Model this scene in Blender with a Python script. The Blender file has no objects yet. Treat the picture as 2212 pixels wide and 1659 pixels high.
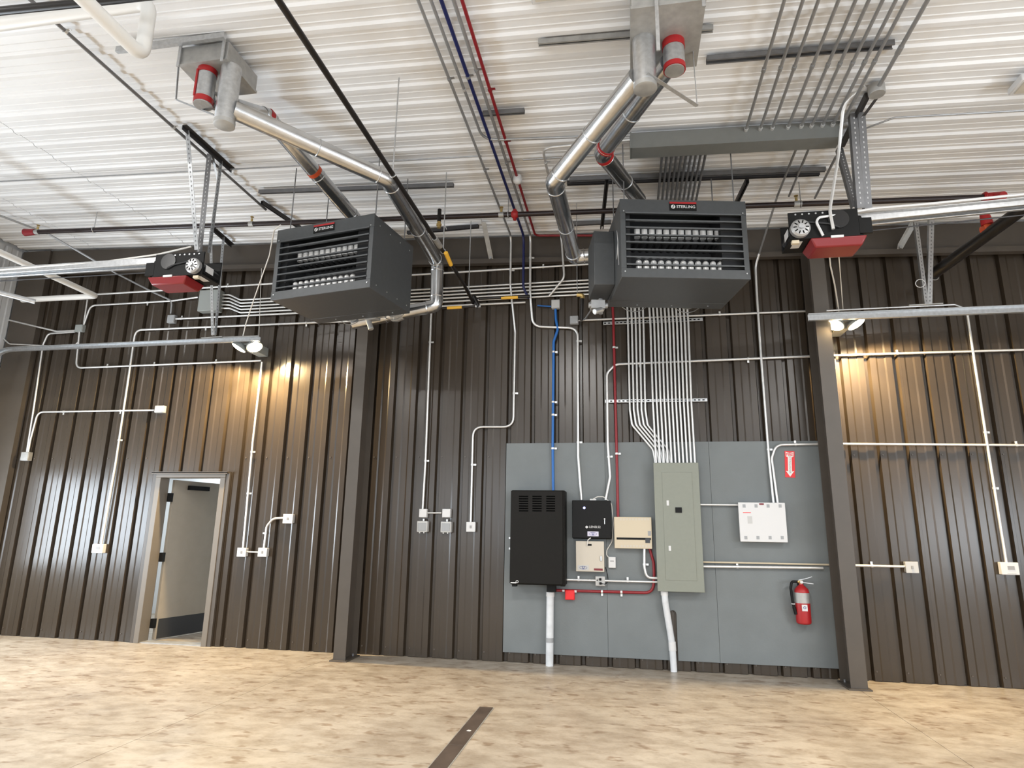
import bpy, math, random
from mathutils import Vector, Matrix
random.seed(7)
S = bpy.context.scene
COL = S.collection

# ------------------------------------------------------------------ camera
F_PX, CX, CY, H, D = 1366.64, 1106.0, 829.5, 1.507, 7.8      # focal length in px of the 2212x1659 frame, eye height, distance to the back wall
R_ = Vector((0.9845114, 0.17464034, 0.01542908))
U_ = Vector((0.02440304, -0.22365169, 0.97436359))
V_ = Vector((-0.17361393, 0.95889555, 0.22444939))
cam = bpy.data.cameras.new('camera'); cam_o = bpy.data.objects.new('camera', cam); COL.objects.link(cam_o)
cam.sensor_fit = 'HORIZONTAL'; cam.sensor_width = 36.0; cam.lens = F_PX / 2212 * 36.0
cam.clip_start = 0.05; cam.clip_end = 200
cam_o.matrix_world = Matrix(((R_.x, U_.x, -V_.x, 0), (R_.y, U_.y, -V_.y, 0), (R_.z, U_.z, -V_.z, H), (0, 0, 0, 1)))
S.camera = cam_o

# ------------------------------------------------------------------ world, daylight and exposure
S.view_settings.view_transform = 'Standard'; S.view_settings.look = 'None'
S.cycles.max_bounces = 5; S.cycles.diffuse_bounces = 3; S.cycles.glossy_bounces = 3; S.cycles.transmission_bounces = 2
S.cycles.use_adaptive_sampling = True; S.cycles.adaptive_threshold = 0.07
S.cycles.caustics_reflective = False; S.cycles.caustics_refractive = False
S.view_settings.gamma = 1.0; S.view_settings.exposure = 0.0; S.view_settings.use_curve_mapping = False
wd = bpy.data.worlds.new('sky'); S.world = wd; wd.use_nodes = True
bg = wd.node_tree.nodes['Background']; bg.inputs[0].default_value = (0.80, 0.90, 1.0, 1); bg.inputs[1].default_value = 1.6

def area(name, loc, aim, sx, sy, power, col):
    l = bpy.data.lights.new(name, 'AREA'); l.shape = 'RECTANGLE'; l.size = sx; l.size_y = sy; l.energy = power; l.color = col
    o = bpy.data.objects.new(name, l); COL.objects.link(o); o.location = loc
    o.rotation_euler = (Vector(aim) - Vector(loc)).to_track_quat('-Z', 'Y').to_euler()
    return o
# daylight coming in through the glazed overhead doors left, right and behind the camera
area('daylight_door_west', (-9.12, 5.0, 1.55), (0, 5.0, 1.55), 3.8, 1.35, 300, (0.80, 0.90, 1.0))
area('daylight_door_east', (6.82, 0.5, 1.60), (0, 0.5, 1.60), 5.0, 1.35, 260, (0.86, 0.93, 1.0))
area('daylight_doors_south', (-1.0, -5.82, 2.3), (-1.0, 5, 2.3), 13.0, 2.6, 330, (0.92, 0.96, 1.0))

# ------------------------------------------------------------------ where a pixel's line of sight meets the place
def ray(px, py):
    d = V_ * F_PX + R_ * (px - CX) - U_ * (py - CY)
    return d / d.y
def A(px, py, Y):
    d = ray(px, py); return Vector((d.x * Y, Y, H + d.z * Y))
def W(px, py, off=0.035):
    return A(px, py, D - off)
def Zp(px, py, z):
    d = ray(px, py); t = (z - H) / d.z; return Vector((d.x * t, t, z))
def zc(x): return 5.302 - 0.0379 * x                       # the ceiling falls gently to the right
def C(px, py, drop=0.05):
    d = ray(px, py); t = (5.302 - drop - H) / (d.z + 0.0379 * d.x)
    return Vector((d.x * t, t, H + d.z * t))
def Fl(px, py):
    d = ray(px, py); t = -H / d.z; return Vector((d.x * t, t, 0))

# ------------------------------------------------------------------ materials
MATS = {}
def mat(name, col, rough=0.5, metal=0.0, noise=0.0, nscale=8.0, bump=0.0, bscale=40.0, emit=0.0, spec=0.5, stretch=None):
    m = bpy.data.materials.new(name); m.use_nodes = True
    nt = m.node_tree; b = nt.nodes['Principled BSDF']
    b.inputs['Base Color'].default_value = (*col, 1); b.inputs['Roughness'].default_value = rough
    b.inputs['Metallic'].default_value = metal; b.inputs['Specular IOR Level'].default_value = spec
    if emit:
        b.inputs['Emission Color'].default_value = (*col, 1); b.inputs['Emission Strength'].default_value = emit
    tc = nt.nodes.new('ShaderNodeTexCoord'); src = tc.outputs['Object']
    if stretch:
        mp = nt.nodes.new('ShaderNodeMapping'); mp.inputs['Scale'].default_value = stretch
        nt.links.new(src, mp.inputs['Vector']); src = mp.outputs['Vector']
    if noise:
        n = nt.nodes.new('ShaderNodeTexNoise'); n.inputs['Scale'].default_value = nscale; n.inputs['Detail'].default_value = 4
        nt.links.new(src, n.inputs['Vector'])
        r = nt.nodes.new('ShaderNodeValToRGB')
        r.color_ramp.elements[0].position = 0.3; r.color_ramp.elements[1].position = 0.7
        r.color_ramp.elements[0].color = (*[c * (1 - noise) for c in col], 1)
        r.color_ramp.elements[1].color = (*[min(1, c * (1 + noise)) for c in col], 1)
        nt.links.new(n.outputs['Fac'], r.inputs['Fac']); nt.links.new(r.outputs['Color'], b.inputs['Base Color'])
    if bump:
        n2 = nt.nodes.new('ShaderNodeTexNoise'); n2.inputs['Scale'].default_value = bscale; n2.inputs['Detail'].default_value = 2
        nt.links.new(src, n2.inputs['Vector'])
        bp = nt.nodes.new('ShaderNodeBump'); bp.inputs['Strength'].default_value = bump; bp.inputs['Distance'].default_value = 0.02
        nt.links.new(n2.outputs['Fac'], bp.inputs['Height']); nt.links.new(bp.outputs['Normal'], b.inputs['Normal'])
    MATS[name] = m; return m
mat('wall_brown', (0.042, 0.0315, 0.0220), 0.25, 0.0, 0.0, 3.0, 0.05, 1.2, stretch=(1, 1, 0.35), spec=0.5)
mat('frame_brown', (0.075, 0.062, 0.050), 0.42, 0.0, 0.06, 5.0)
mat('ceiling_white', (0.80, 0.805, 0.81), 0.38, 0.0, 0.035, 1.3)
mat('side_white', (0.55, 0.56, 0.57), 0.45, 0.0, 0.1, 2.5)
mat('dark_gap', (0.03, 0.028, 0.026), 0.8)
mat('galv', (0.52, 0.53, 0.54), 0.38, 0.85, 0.12, 30.0)
mat('galv_dull', (0.40, 0.395, 0.38), 0.55, 0.55, 0.12, 14.0)
mat('duct', (0.60, 0.61, 0.62), 0.24, 1.0, 0.10, 9.0, 0.06, 14.0)
mat('conduit', (0.70, 0.70, 0.69), 0.36, 0.55, 0.05, 20.0)
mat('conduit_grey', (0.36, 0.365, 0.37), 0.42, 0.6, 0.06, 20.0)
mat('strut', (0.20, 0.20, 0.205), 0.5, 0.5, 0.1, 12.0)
mat('strut_dark', (0.045, 0.043, 0.045), 0.5, 0.3, 0.1, 12.0)
mat('hole', (0.002, 0.002, 0.002), 0.9, spec=0.02)
mat('slot_light', (0.55, 0.55, 0.55), 0.6)
mat('black_pipe', (0.013, 0.011, 0.010), 0.33, 0.2, 0.2, 18.0)
mat('maroon_pipe', (0.022, 0.013, 0.013), 0.35, 0.2, 0.2, 18.0)
mat('red_pipe', (0.23, 0.010, 0.016), 0.42)
mat('blue_pipe', (0.012, 0.125, 0.42), 0.4)
mat('navy_pipe', (0.008, 0.013, 0.085), 0.4)
mat('orange', (0.52, 0.075, 0.022), 0.45)
mat('red', (0.36, 0.012, 0.014), 0.45)
mat('red_lens', (0.20, 0.013, 0.015), 0.30)
mat('red_bright', (0.75, 0.012, 0.015), 0.4)
mat('yellow_tag', (0.80, 0.45, 0.05), 0.5)
mat('heater', (0.056, 0.060, 0.063), 0.46, 0.1, 0.06, 25.0)
mat('heater_in', (0.018, 0.018, 0.019), 0.7)
mat('tube_steel', (0.85, 0.84, 0.82), 0.30, 0.35)
mat('plywood', (0.155, 0.172, 0.176), 0.62, 0.0, 0.06, 3.0, 0.05, 60.0)
mat('panel_grey', (0.215, 0.228, 0.190), 0.5, 0.0, 0.02, 30.0)
mat('wireway', (0.185, 0.190, 0.180), 0.48, 0.1, 0.04, 10.0)
mat('beige', (0.56, 0.48, 0.35), 0.5)
mat('cream', (0.55, 0.50, 0.42), 0.5)
mat('white', (0.64, 0.64, 0.64), 0.45)
mat('white_pipe', (0.80, 0.79, 0.76), 0.4)
mat('off_white', (0.50, 0.50, 0.49), 0.5)
mat('grey_plate', (0.33, 0.34, 0.35), 0.5)
mat('grey_box', (0.30, 0.32, 0.31), 0.5)
mat('black', (0.008, 0.008, 0.008), 0.5, spec=0.16)
mat('black_gloss', (0.010, 0.010, 0.011), 0.25)
mat('rack_black', (0.010, 0.0092, 0.008), 0.55, 0.0, 0.08, 50.0, spec=0.14)
mat('motor_grey', (0.42, 0.42, 0.42), 0.35, 0.6)
mat('brass', (0.55, 0.40, 0.16), 0.35, 0.7)
mat('door_paint', (0.30, 0.265, 0.215), 0.5, 0.0, 0.03, 8.0)
mat('frame_paint', (0.165, 0.142, 0.115), 0.45)
mat('rubber_dark', (0.025, 0.026, 0.028), 0.6)
mat('hall_white', (0.80, 0.82, 0.83), 0.7)
mat('pvc_grey', (0.62, 0.64, 0.66), 0.5, 0.0, 0.12, 10.0)
mat('wire_white', (0.72, 0.70, 0.66), 0.5)
mat('print_grey', (0.30, 0.30, 0.30), 0.6)
mat('print_blue', (0.05, 0.06, 0.22), 0.6)
mat('print_maroon', (0.18, 0.02, 0.03), 0.6)
mat('label_lilac', (0.62, 0.60, 0.72), 0.6)
mat('steel_cover', (0.105, 0.080, 0.066), 0.45, 0.35, 0.35, 5.0, stretch=(1, 0.5, 1))
mat('led_blue', (0.25, 0.30, 1.0), 0.3, emit=14.0)
mat('lamp_lens', (1.0, 0.82, 0.50), 0.3, emit=40.0)
mat('high_bay_lens', (0.9, 0.88, 0.82), 0.3)

def concrete():
    m = bpy.data.materials.new('concrete'); m.use_nodes = True; MATS['concrete'] = m
    nt = m.node_tree; N = nt.nodes; L = nt.links; b = N['Principled BSDF']
    tc = N.new('ShaderNodeTexCoord')
    def noise(scale, det, rough=0.55, st=(1, 1, 1)):
        mp = N.new('ShaderNodeMapping'); mp.inputs['Scale'].default_value = st; L.new(tc.outputs['Object'], mp.inputs['Vector'])
        n = N.new('ShaderNodeTexNoise'); n.inputs['Scale'].default_value = scale; n.inputs['Detail'].default_value = det
        n.inputs['Roughness'].default_value = rough; L.new(mp.outputs['Vector'], n.inputs['Vector']); return n
    def ramp(src, p0, c0, p1, c1):
        r = N.new('ShaderNodeValToRGB'); e = r.color_ramp.elements
        e[0].position = p0; e[0].color = (*c0, 1); e[1].position = p1; e[1].color = (*c1, 1); L.new(src, r.inputs['Fac']); return r
    def mixc(a, c, fac, mode='MULTIPLY'):
        x = N.new('ShaderNodeMix'); x.data_type = 'RGBA'; x.blend_type = mode; x.inputs[0].default_value = fac
        L.new(a, x.inputs[6]); L.new(c, x.inputs[7]); return x.outputs[2]
    base = ramp(noise(0.9, 5).outputs['Fac'], 0.3, (0.36, 0.313, 0.255), 0.72, (0.47, 0.424, 0.362))
    blot = ramp(noise(5.5, 7, 0.66, (0.8, 1.3, 1)).outputs['Fac'], 0.34, (0.66, 0.60, 0.53), 0.60, (1.06, 1.05, 1.03))
    spots = ramp(noise(8.5, 2, 0.5, (0.8, 1.4, 1)).outputs['Fac'], 0.31, (0.55, 0.45, 0.37), 0.41, (1, 1, 1))
    fine = ramp(noise(45, 3).outputs['Fac'], 0.2, (0.90, 0.90, 0.90), 0.8, (1.05, 1.05, 1.05))
    c = mixc(base.outputs['Color'], blot.outputs['Color'], 0.9)
    c = mixc(c, spots.outputs['Color'], 0.75); c = mixc(c, fine.outputs['Color'], 0.8)
    L.new(c, b.inputs['Base Color'])
    rr = ramp(noise(1.7, 4).outputs['Fac'], 0.3, (0.30, 0.30, 0.30), 0.7, (0.50, 0.50, 0.50)); L.new(rr.outputs['Color'], b.inputs['Roughness'])
    bp = N.new('ShaderNodeBump'); bp.inputs['Strength'].default_value = 0.06; bp.inputs['Distance'].default_value = 0.01
    L.new(noise(5, 4).outputs['Fac'], bp.inputs['Height']); L.new(bp.outputs['Normal'], b.inputs['Normal'])
concrete()

# ------------------------------------------------------------------ mesh building
def frame_of(d):
    d = d.normalized(); a = Vector((0, 0, 1)) if abs(d.z) < 0.9 else Vector((1, 0, 0))
    u = a.cross(d).normalized(); return u, d.cross(u).normalized()
class MB:
    def __init__(s): s.v = []; s.f = []
    def add(s, vs, fs):
        n = len(s.v); s.v += [Vector(p) for p in vs]; s.f += [tuple(i + n for i in f) for f in fs]; return s
    def box(s, x0, x1, y0, y1, z0, z1):
        return s.add([(x, y, z) for z in (z0, z1) for y in (y0, y1) for x in (x0, x1)],
                     [(0, 2, 3, 1), (4, 5, 7, 6), (0, 1, 5, 4), (2, 6, 7, 3), (0, 4, 6, 2), (1, 3, 7, 5)])
    def cbox(s, c, sx, sy, sz):
        return s.box(c[0] - sx / 2, c[0] + sx / 2, c[1] - sy / 2, c[1] + sy / 2, c[2] - sz / 2, c[2] + sz / 2)
    def beam(s, p, q, w, h, up=None):                         # oriented box from p to q
        p = Vector(p); q = Vector(q); d = (q - p).normalized()
        if up is None: u, v = frame_of(d)
        else:
            u = d.cross(Vector(up)).normalized(); v = u.cross(d).normalized()
        u = u * (w / 2); v = v * (h / 2)
        vs = [b + i * u + j * v for b in (p, q) for j in (-1, 1) for i in (-1, 1)]
        return s.add(vs, [(0, 2, 3, 1), (4, 5, 7, 6), (0, 1, 5, 4), (2, 6, 7, 3), (0, 4, 6, 2), (1, 3, 7, 5)])
    def angle(s, p, q, w, t, u, v):                           # an L section, legs along u and v
        p = Vector(p); q = Vector(q); u = Vector(u).normalized(); v = Vector(v).normalized()
        prof = [(0, 0), (w, 0), (w, t), (t, t), (t, w), (0, w)]
        vs = [b + u * a + v * c for b in (p, q) for a, c in prof]
        fs = [tuple(range(5, -1, -1)), tuple(range(6, 12))] + [(i, (i + 1) % 6, 6 + (i + 1) % 6, 6 + i) for i in range(6)]
        return s.add(vs, fs)
    def tube(s, path, r, n=10, cap=True):
        path = [Vector(p) for p in path]; rs = r if isinstance(r, (list, tuple)) else [r] * len(path)
        d0 = (path[1] - path[0]).normalized(); u, v = frame_of(d0); base = len(s.v); m = len(path)
        for i, p in enumerate(path):
            if i == 0: d = d0; k = 1
            elif i == m - 1: d = (path[i] - path[i - 1]).normalized()
            else:
                a = (path[i] - path[i - 1]).normalized(); b = (path[i + 1] - path[i]).normalized(); d = a + b
                d = d.normalized() if d.length > 1e-6 else b
            u = (u - d * u.dot(d)).normalized(); v = d.cross(u)
            k = 1.0
            if 0 < i < m - 1:
                k = 1.0 / max(0.5, d.dot((path[i + 1] - path[i]).normalized()))
            for j in range(n):
                t = 2 * math.pi * j / n; s.v.append(p + u * (math.cos(t) * rs[i]) + v * (math.sin(t) * rs[i]))
        for i in range(m - 1):
            for j in range(n):
                a = base + i * n + j; b = base + i * n + (j + 1) % n; s.f.append((a, b, b + n, a + n))
        if cap:
            s.f.append(tuple(base + j for j in range(n - 1, -1, -1))); s.f.append(tuple(base + (m - 1) * n + j for j in range(n)))
        return s
    def cyl(s, p, q, r, n=14, r2=None): return s.tube([p, q], [r, r if r2 is None else r2], n)
    def lathe(s, c, prof, n=20, axis=(0, 0, 1)):              # prof: (radius, distance along axis)
        c = Vector(c); ax = Vector(axis).normalized(); return s.tube([c + ax * h for _, h in prof], [max(1e-4, r) for r, _ in prof], n) if False else s._lathe(c, ax, prof, n)
    def _lathe(s, c, ax, prof, n):
        u, v = frame_of(ax); base = len(s.v)
        for r, h in prof:
            for j in range(n):
                t = 2 * math.pi * j / n; s.v.append(c + ax * h + (u * math.cos(t) + v * math.sin(t)) * max(r, 1e-4))
        for i in range(len(prof) - 1):
            for j in range(n):
                a = base + i * n + j; b = base + i * n + (j + 1) % n; s.f.append((a, b, b + n, a + n))
        s.f.append(tuple(base + j for j in range(n - 1, -1, -1))); s.f.append(tuple(base + (len(prof) - 1) * n + j for j in range(n)))
        return s
    def torus(s, c, axis, Rr, r, n=20, k=8):
        c = Vector(c); ax = Vector(axis).normalized(); u, v = frame_of(ax); base = len(s.v)
        for i in range(n):
            t = 2 * math.pi * i / n; e = u * math.cos(t) + v * math.sin(t)
            for j in range(k):
                w = 2 * math.pi * j / k; s.v.append(c + e * (Rr + r * math.cos(w)) + ax * (r * math.sin(w)))
        for i in range(n):
            for j in range(k):
                s.f.append((base + i * k + j, base + ((i + 1) % n) * k + j, base + ((i + 1) % n) * k + (j + 1) % k, base + i * k + (j + 1) % k))
        return s
    def prism(s, poly, off):                                  # 3d polygon pushed along off
        n = len(poly); off = Vector(off); vs = [Vector(p) for p in poly]; vs += [p + off for p in vs]
        return s.add(vs, [tuple(range(n - 1, -1, -1)), tuple(range(n, 2 * n))] + [(i, (i + 1) % n, n + (i + 1) % n, n + i) for i in range(n)])

def fillet(pts, rad, k=6):
    pts = [Vector(p) for p in pts]; out = [pts[0]]
    for i in range(1, len(pts) - 1):
        a, b, c = pts[i - 1], pts[i], pts[i + 1]; d1 = a - b; d2 = c - b
        ang = d1.angle(d2) if d1.length > 1e-6 and d2.length > 1e-6 else math.pi
        if ang > 3.05: out.append(b); continue
        t = min(rad / max(0.05, math.tan(ang / 2)), d1.length * 0.48, d2.length * 0.48)
        p = b + d1.normalized() * t; q = b + d2.normalized() * t
        for j in range(k + 1):
            w = j / k; out.append(p * (1 - w) ** 2 + b * 2 * w * (1 - w) + q * w * w)
    out.append(pts[-1]); return out
def along(path, f):
    ls = [(path[i + 1] - path[i]).length for i in range(len(path) - 1)]; t = f * sum(ls)
    for i, l in enumerate(ls):
        if t <= l: return path[i].lerp(path[i + 1], t / max(l, 1e-6)), (path[i + 1] - path[i]).normalized()
        t -= l
    return path[-1], (path[-1] - path[-2]).normalized()

# ------------------------------------------------------------------ objects
def make_mesh(name, mb, origin, smooth=True):
    me = bpy.data.meshes.new(name); o = Vector(origin)
    me.from_pydata([tuple(p - o) for p in mb.v], [], mb.f); me.validate()
    me.update()
    if smooth:
        me.shade_smooth(); me.set_sharp_from_angle(angle=math.radians(38))
    return me
def set_props(o, label=None, cat=None, group=None, kind=None):
    if label: o['label'] = label
    if cat: o['category'] = cat
    if group: o['group'] = group
    if kind: o['kind'] = kind
    return o
def thing(name, label, cat, loc, rotz=0.0, group=None, kind=None):
    o = bpy.data.objects.new(name, None); COL.objects.link(o); o.location = loc; o.rotation_euler = (0, 0, rotz)
    o.empty_display_size = 0.1
    o['_org'] = (0.0, 0.0, 0.0) if rotz else tuple(loc)       # parts of a turned thing are given in its own axes
    return set_props(o, label, cat, group, kind)
def single(name, label, cat, mb, m, group=None, kind=None, bevel=0.0, smooth=True):
    lo = [min(p[i] for p in mb.v) for i in range(3)]; hi = [max(p[i] for p in mb.v) for i in range(3)]
    org = ((lo[0] + hi[0]) / 2, (lo[1] + hi[1]) / 2, lo[2])
    o = bpy.data.objects.new(name, make_mesh(name, mb, org, smooth)); COL.objects.link(o); o.location = org
    o.data.materials.append(MATS[m]); o['_org'] = org
    if bevel: add_bevel(o, bevel)
    return set_props(o, label, cat, group, kind)
def part(parent, name, mb, m, label=None, bevel=0.0, smooth=True, kind=None):
    o = bpy.data.objects.new(name, make_mesh(name, mb, parent['_org'], smooth)); COL.objects.link(o)
    o.parent = parent; o.data.materials.append(MATS[m]); o['_org'] = tuple(parent['_org'])
    if bevel: add_bevel(o, bevel)
    return set_props(o, label, None, None, kind)
def add_bevel(o, w):
    b = o.modifiers.new('bevel', 'BEVEL'); b.width = w; b.segments = 2; b.limit_method = 'ANGLE'; b.angle_limit = math.radians(40)
def text_mb(txt, size, place, depth=0.001, align='CENTER', bold=0.0):
    """lettering as a mesh; place(x, y, z) puts the flat letters into the world"""
    cu = bpy.data.curves.new('lettering', 'FONT'); cu.body = txt; cu.size = size; cu.extrude = depth; cu.align_x = align; cu.align_y = 'CENTER'
    cu.offset = bold
    o = bpy.data.objects.new('lettering', cu); COL.objects.link(o)
    dg = bpy.context.evaluated_depsgraph_get(); me = bpy.data.meshes.new_from_object(o.evaluated_get(dg))
    mb = MB(); mb.add([place(*v.co) for v in me.vertices], [tuple(p.vertices) for p in me.polygons])
    bpy.data.objects.remove(o); bpy.data.curves.remove(cu); bpy.data.meshes.remove(me)
    return mb
def on_wall(c):                                               # letters facing the room
    return lambda x, y, z: (c[0] + x, c[1] - z, c[2] + y)
ORD = ['first', 'second', 'third', 'fourth', 'fifth', 'sixth', 'seventh', 'eighth', 'ninth', 'tenth', 'eleventh', 'twelfth']

def pipe(name, label, cat, pts, r, m, bend=0.10, straps=(), group=None, n=10, strap_mat='conduit', back=(0, 1, 0)):
    path = fillet(pts, bend); o = single(name, label, cat, MB().tube(path, r, n), m, group)
    for f in straps:
        p, d = along(path, f); b = Vector(back); side = d.cross(b).normalized()
        mb = MB().tube([p - d * 0.011, p + d * 0.011], r * 1.32, 10)
        mb.beam(p + side * r + b * (r * 0.6), p + side * (r + 0.032) + b * (r * 0.6), 0.022, 0.006, up=b)
        part(o, 'strap', mb, strap_mat)
    return o

# ================================================================== THE SETTING
XL, XR, YS = -9.22, 6.95, -6.0
G0, MOD = -2.36, 0.3048
RIB = [(-0.015, 0.048), (0.015, 0.048), (0.032, 0.0), (0.098, 0.0), (0.116, 0.007), (0.189, 0.007), (0.207, 0.0), (0.2728, 0.0)]
def profile(a, b, g0, mod, rib=RIB):
    """breakpoints of a ribbed sheet between a and b"""
    pts = []; s = mod / 0.3048
    for k in range(int((a - g0) / mod) - 2, int((b - g0) / mod) + 3):
        pts += [(g0 + k * mod + x * s, d) for x, d in rib]
    def at(x):
        for (x0, d0), (x1, d1) in zip(pts, pts[1:]):
            if x0 <= x <= x1: return d0 + (d1 - d0) * (x - x0) / max(1e-9, x1 - x0)
        return 0.0
    return [(a, at(a))] + [p for p in pts if a + 1e-4 < p[0] < b - 1e-4] + [(b, at(b))]
def sheet(front, back):
    """closed thin sheet from two rows of (bottom, top) point pairs"""
    mb = MB(); n = len(front)
    vs = [p for pr in front for p in pr] + [p for pr in back for p in pr]; fs = []
    for i in range(n - 1):
        a, b, c, d = 2 * i, 2 * i + 1, 2 * i + 3, 2 * i + 2
        fs.append((a, d, c, b)); o = 2 * n; fs.append((o + a, o + b, o + c, o + d))
        fs.append((a, o + a, o + d, d)); fs.append((b, c, o + c, o + b))
    o = 2 * n; fs.append((0, 1, o + 1, o)); e = 2 * (n - 1); fs.append((e, o + e, o + e + 1, e + 1))
    return mb.add(vs, fs)

# floor slabs with open saw-cut joints
fl = single('floor', 'tan stained concrete floor slab of the garage', None, MB().box(XL - 0.3, XR + 0.3, YS - 0.3, 10.6, -0.30, -0.025), 'dark_gap', kind='structure')
xs = [XL - 0.25, -3.50, 2.25, XR + 0.25]; ys = [YS - 0.2, -0.2, 4.45, 10.5]
for i in range(3):
    for j in range(3):
        part(fl, 'floor_slab', MB().box(xs[i] + 0.002, xs[i + 1] - 0.002, ys[j] + 0.002, ys[j + 1] - 0.002, -0.024, 0.0), 'concrete')

# back wall
DX0, DX1, DZ = -6.27, -5.37, 2.13                             # doorway
wb = single('wall_back', 'dark bronze ribbed metal back wall', None,
            MB().box(XL - 0.1, DX0 - 0.03, 7.86, 7.97, 0, 5.75).box(DX1 + 0.03, XR + 0.1, 7.86, 7.97, 0, 5.55).box(DX0 - 0.03, DX1 + 0.03, 7.86, 7.97, DZ + 0.03, 5.65), 'dark_gap', kind='structure')
def wall_panel(a, b, z0):
    pr = profile(a, b, G0, MOD)
    part(wb, 'wall_panel', sheet([((x, 7.8 + d, z0), (x, 7.8 + d, zc(x) + 0.02)) for x, d in pr],
                                 [((x, 7.802 + d, z0), (x, 7.802 + d, zc(x) + 0.02)) for x, d in pr]), 'wall_brown', smooth=False)
x = G0 + 0.06 - 24 * MOD
x = max(x, XL)
edges = [XL]
k = -24
while G0 + 0.06 + k * MOD < XR:
    e = G0 + 0.06 + k * MOD
    if e > XL + 0.1: edges.append(e)
    k += 3
edges.append(XR)
for a, b in zip(edges, edges[1:]):
    a += 0.0008
    if b < DX0 - 0.06 or a > DX1 + 0.06: wall_panel(a, b, 0.005)
    else:
        if a < DX0 - 0.06: wall_panel(a, DX0 - 0.06, 0.005)
        if b > DX1 + 0.06: wall_panel(DX1 + 0.06, b, 0.005)
        wall_panel(max(a, DX0 - 0.06), min(b, DX1 + 0.06), DZ + 0.06)
# row of panel screws at girt height
mb = MB(); xx = G0 + 0.055 - 21 * MOD
while xx < XR:
    if not (DX0 - 0.1 < xx < DX1 + 0.1):
        for zz in (2.40, 0.10):
            mb.cyl((xx, 7.802, zz), (xx, 7.792, zz), 0.009, 6)
    xx += MOD
part(wb, 'panel_screws', mb, 'frame_brown', kind='stuff')

# ceiling: white ribbed liner sheets, ribs running across the room
ce = single('ceiling', 'white ribbed metal ceiling falling gently to the right', None,
            MB().add([(XL - 0.2, YS - 0.2, zc(XL - 0.2) + 0.05), (XR + 0.2, YS - 0.2, zc(XR + 0.2) + 0.05), (XR + 0.2, 8.0, zc(XR + 0.2) + 0.05), (XL - 0.2, 8.0, zc(XL - 0.2) + 0.05),
                      (XL - 0.2, YS - 0.2, zc(XL - 0.2) + 0.15), (XR + 0.2, YS - 0.2, zc(XR + 0.2) + 0.15), (XR + 0.2, 8.0, zc(XR + 0.2) + 0.15), (XL - 0.2, 8.0, zc(XL - 0.2) + 0.15)],
                     [(0, 3, 2, 1), (4, 5, 6, 7), (0, 1, 5, 4), (1, 2, 6, 5), (2, 3, 7, 6), (3, 0, 4, 7)]), 'side_white', kind='structure')
CRIB = [(-0.027, 0.019), (0.027, 0.019), (0.051, 0.0), (0.092, 0.0), (0.099, 0.005), (0.105, 0.005), (0.112, 0.0),
        (0.193, 0.0), (0.200, 0.005), (0.206, 0.005), (0.213, 0.0), (0.2538, 0.0)]
CM = 0.243
def ceiling_panel(x0, x1, y0, y1):
    pr = profile(y0, y1, 4.722, CM, CRIB)
    part(ce, 'ceiling_panel', sheet([((x0, y, zc(x0) + 0.03 - d), (x1, y, zc(x1) + 0.03 - d)) for y, d in pr],
                                    [((x0, y, zc(x0) + 0.032 - d), (x1, y, zc(x1) + 0.032 - d)) for y, d in pr]), 'ceiling_white', smooth=False)
cy = [4.722 + 0.09 + i * 4 * CM for i in range(-11, 4)]; cy[-1] = 7.8; cy[0] = YS
for y0, y1 in zip(cy, cy[1:]):
    for x0, x1 in ((XL, -7.95), (-7.944, -6.34), (-6.334, XR)):
        ceiling_panel(x0, x1, y0, y1)

# left wall, white ribbed sheets around a glazed overhead door
wl = single('wall_left', 'white ribbed metal left wall', None,
            MB().box(XL - 0.25, XL - 0.04, YS - 0.2, 7.95, 2.3, 5.75).box(XL - 0.25, XL - 0.04, 7.0, 7.95, 0, 2.3).box(XL - 0.25, XL - 0.04, YS - 0.2, 3.0, 0, 2.3).box(XL - 0.25, XL - 0.04, 3.0, 7.0, 0, 0.8), 'side_white', kind='structure')
for y0, y1 in ((5.36, 6.2744), (6.276, 7.19), (7.192, 7.79)):
    pr = profile(y0, y1, 5.3, MOD)
    z0 = 3.0 if y1 < 7.1 else 0.0
    part(wl, 'wall_panel', sheet([((XL - d, y, z0), (XL - d, y, 5.62)) for y, d in pr], [((XL - 0.002 - d, y, z0), (XL - 0.002 - d, y, 5.62)) for y, d in pr]), 'side_white', smooth=False)
single('wall_right', 'ribbed metal right wall with a glazed door band', None,
       MB().box(XR, XR + 0.2, YS - 0.2, 7.95, 2.35, 5.35).box(XR, XR + 0.2, YS - 0.2, 7.95, 0, 0.8).box(XR, XR + 0.2, 3.2, 7.95, 0.8, 2.35).box(XR, XR + 0.2, YS - 0.2, -2.2, 0.8, 2.35), 'side_white', kind='structure')
single('wall_front', 'garage wall behind the viewer with a glazed band', None,
       MB().box(XL - 0.2, XR + 0.2, YS - 0.2, YS, 3.8, 5.75).box(XL - 0.2, XR + 0.2, YS - 0.2, YS, 0, 0.9).box(XL - 0.2, -7.8, YS - 0.2, YS, 0.9, 3.8).box(5.8, XR + 0.2, YS - 0.2, YS, 0.9, 3.8), 'side_white', kind='structure')

# the passage seen through the half open door
single('wall_passage', 'pale wall of the passage beyond the open door', None,
       MB().box(-8.2, -4.2, 10.3, 10.4, 0, 2.9).box(-8.3, -8.2, 7.95, 10.4, 0, 2.9).box(-4.2, -4.1, 7.95, 10.4, 0, 2.9).box(-8.3, -4.1, 7.95, 10.4, 2.75, 2.9), 'hall_white', kind='structure')
area('passage_light', (-6.6, 9.3, 2.70), (-6.6, 9.3, 0), 1.2, 1.2, 70, (0.90, 0.96, 1.0))

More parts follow.
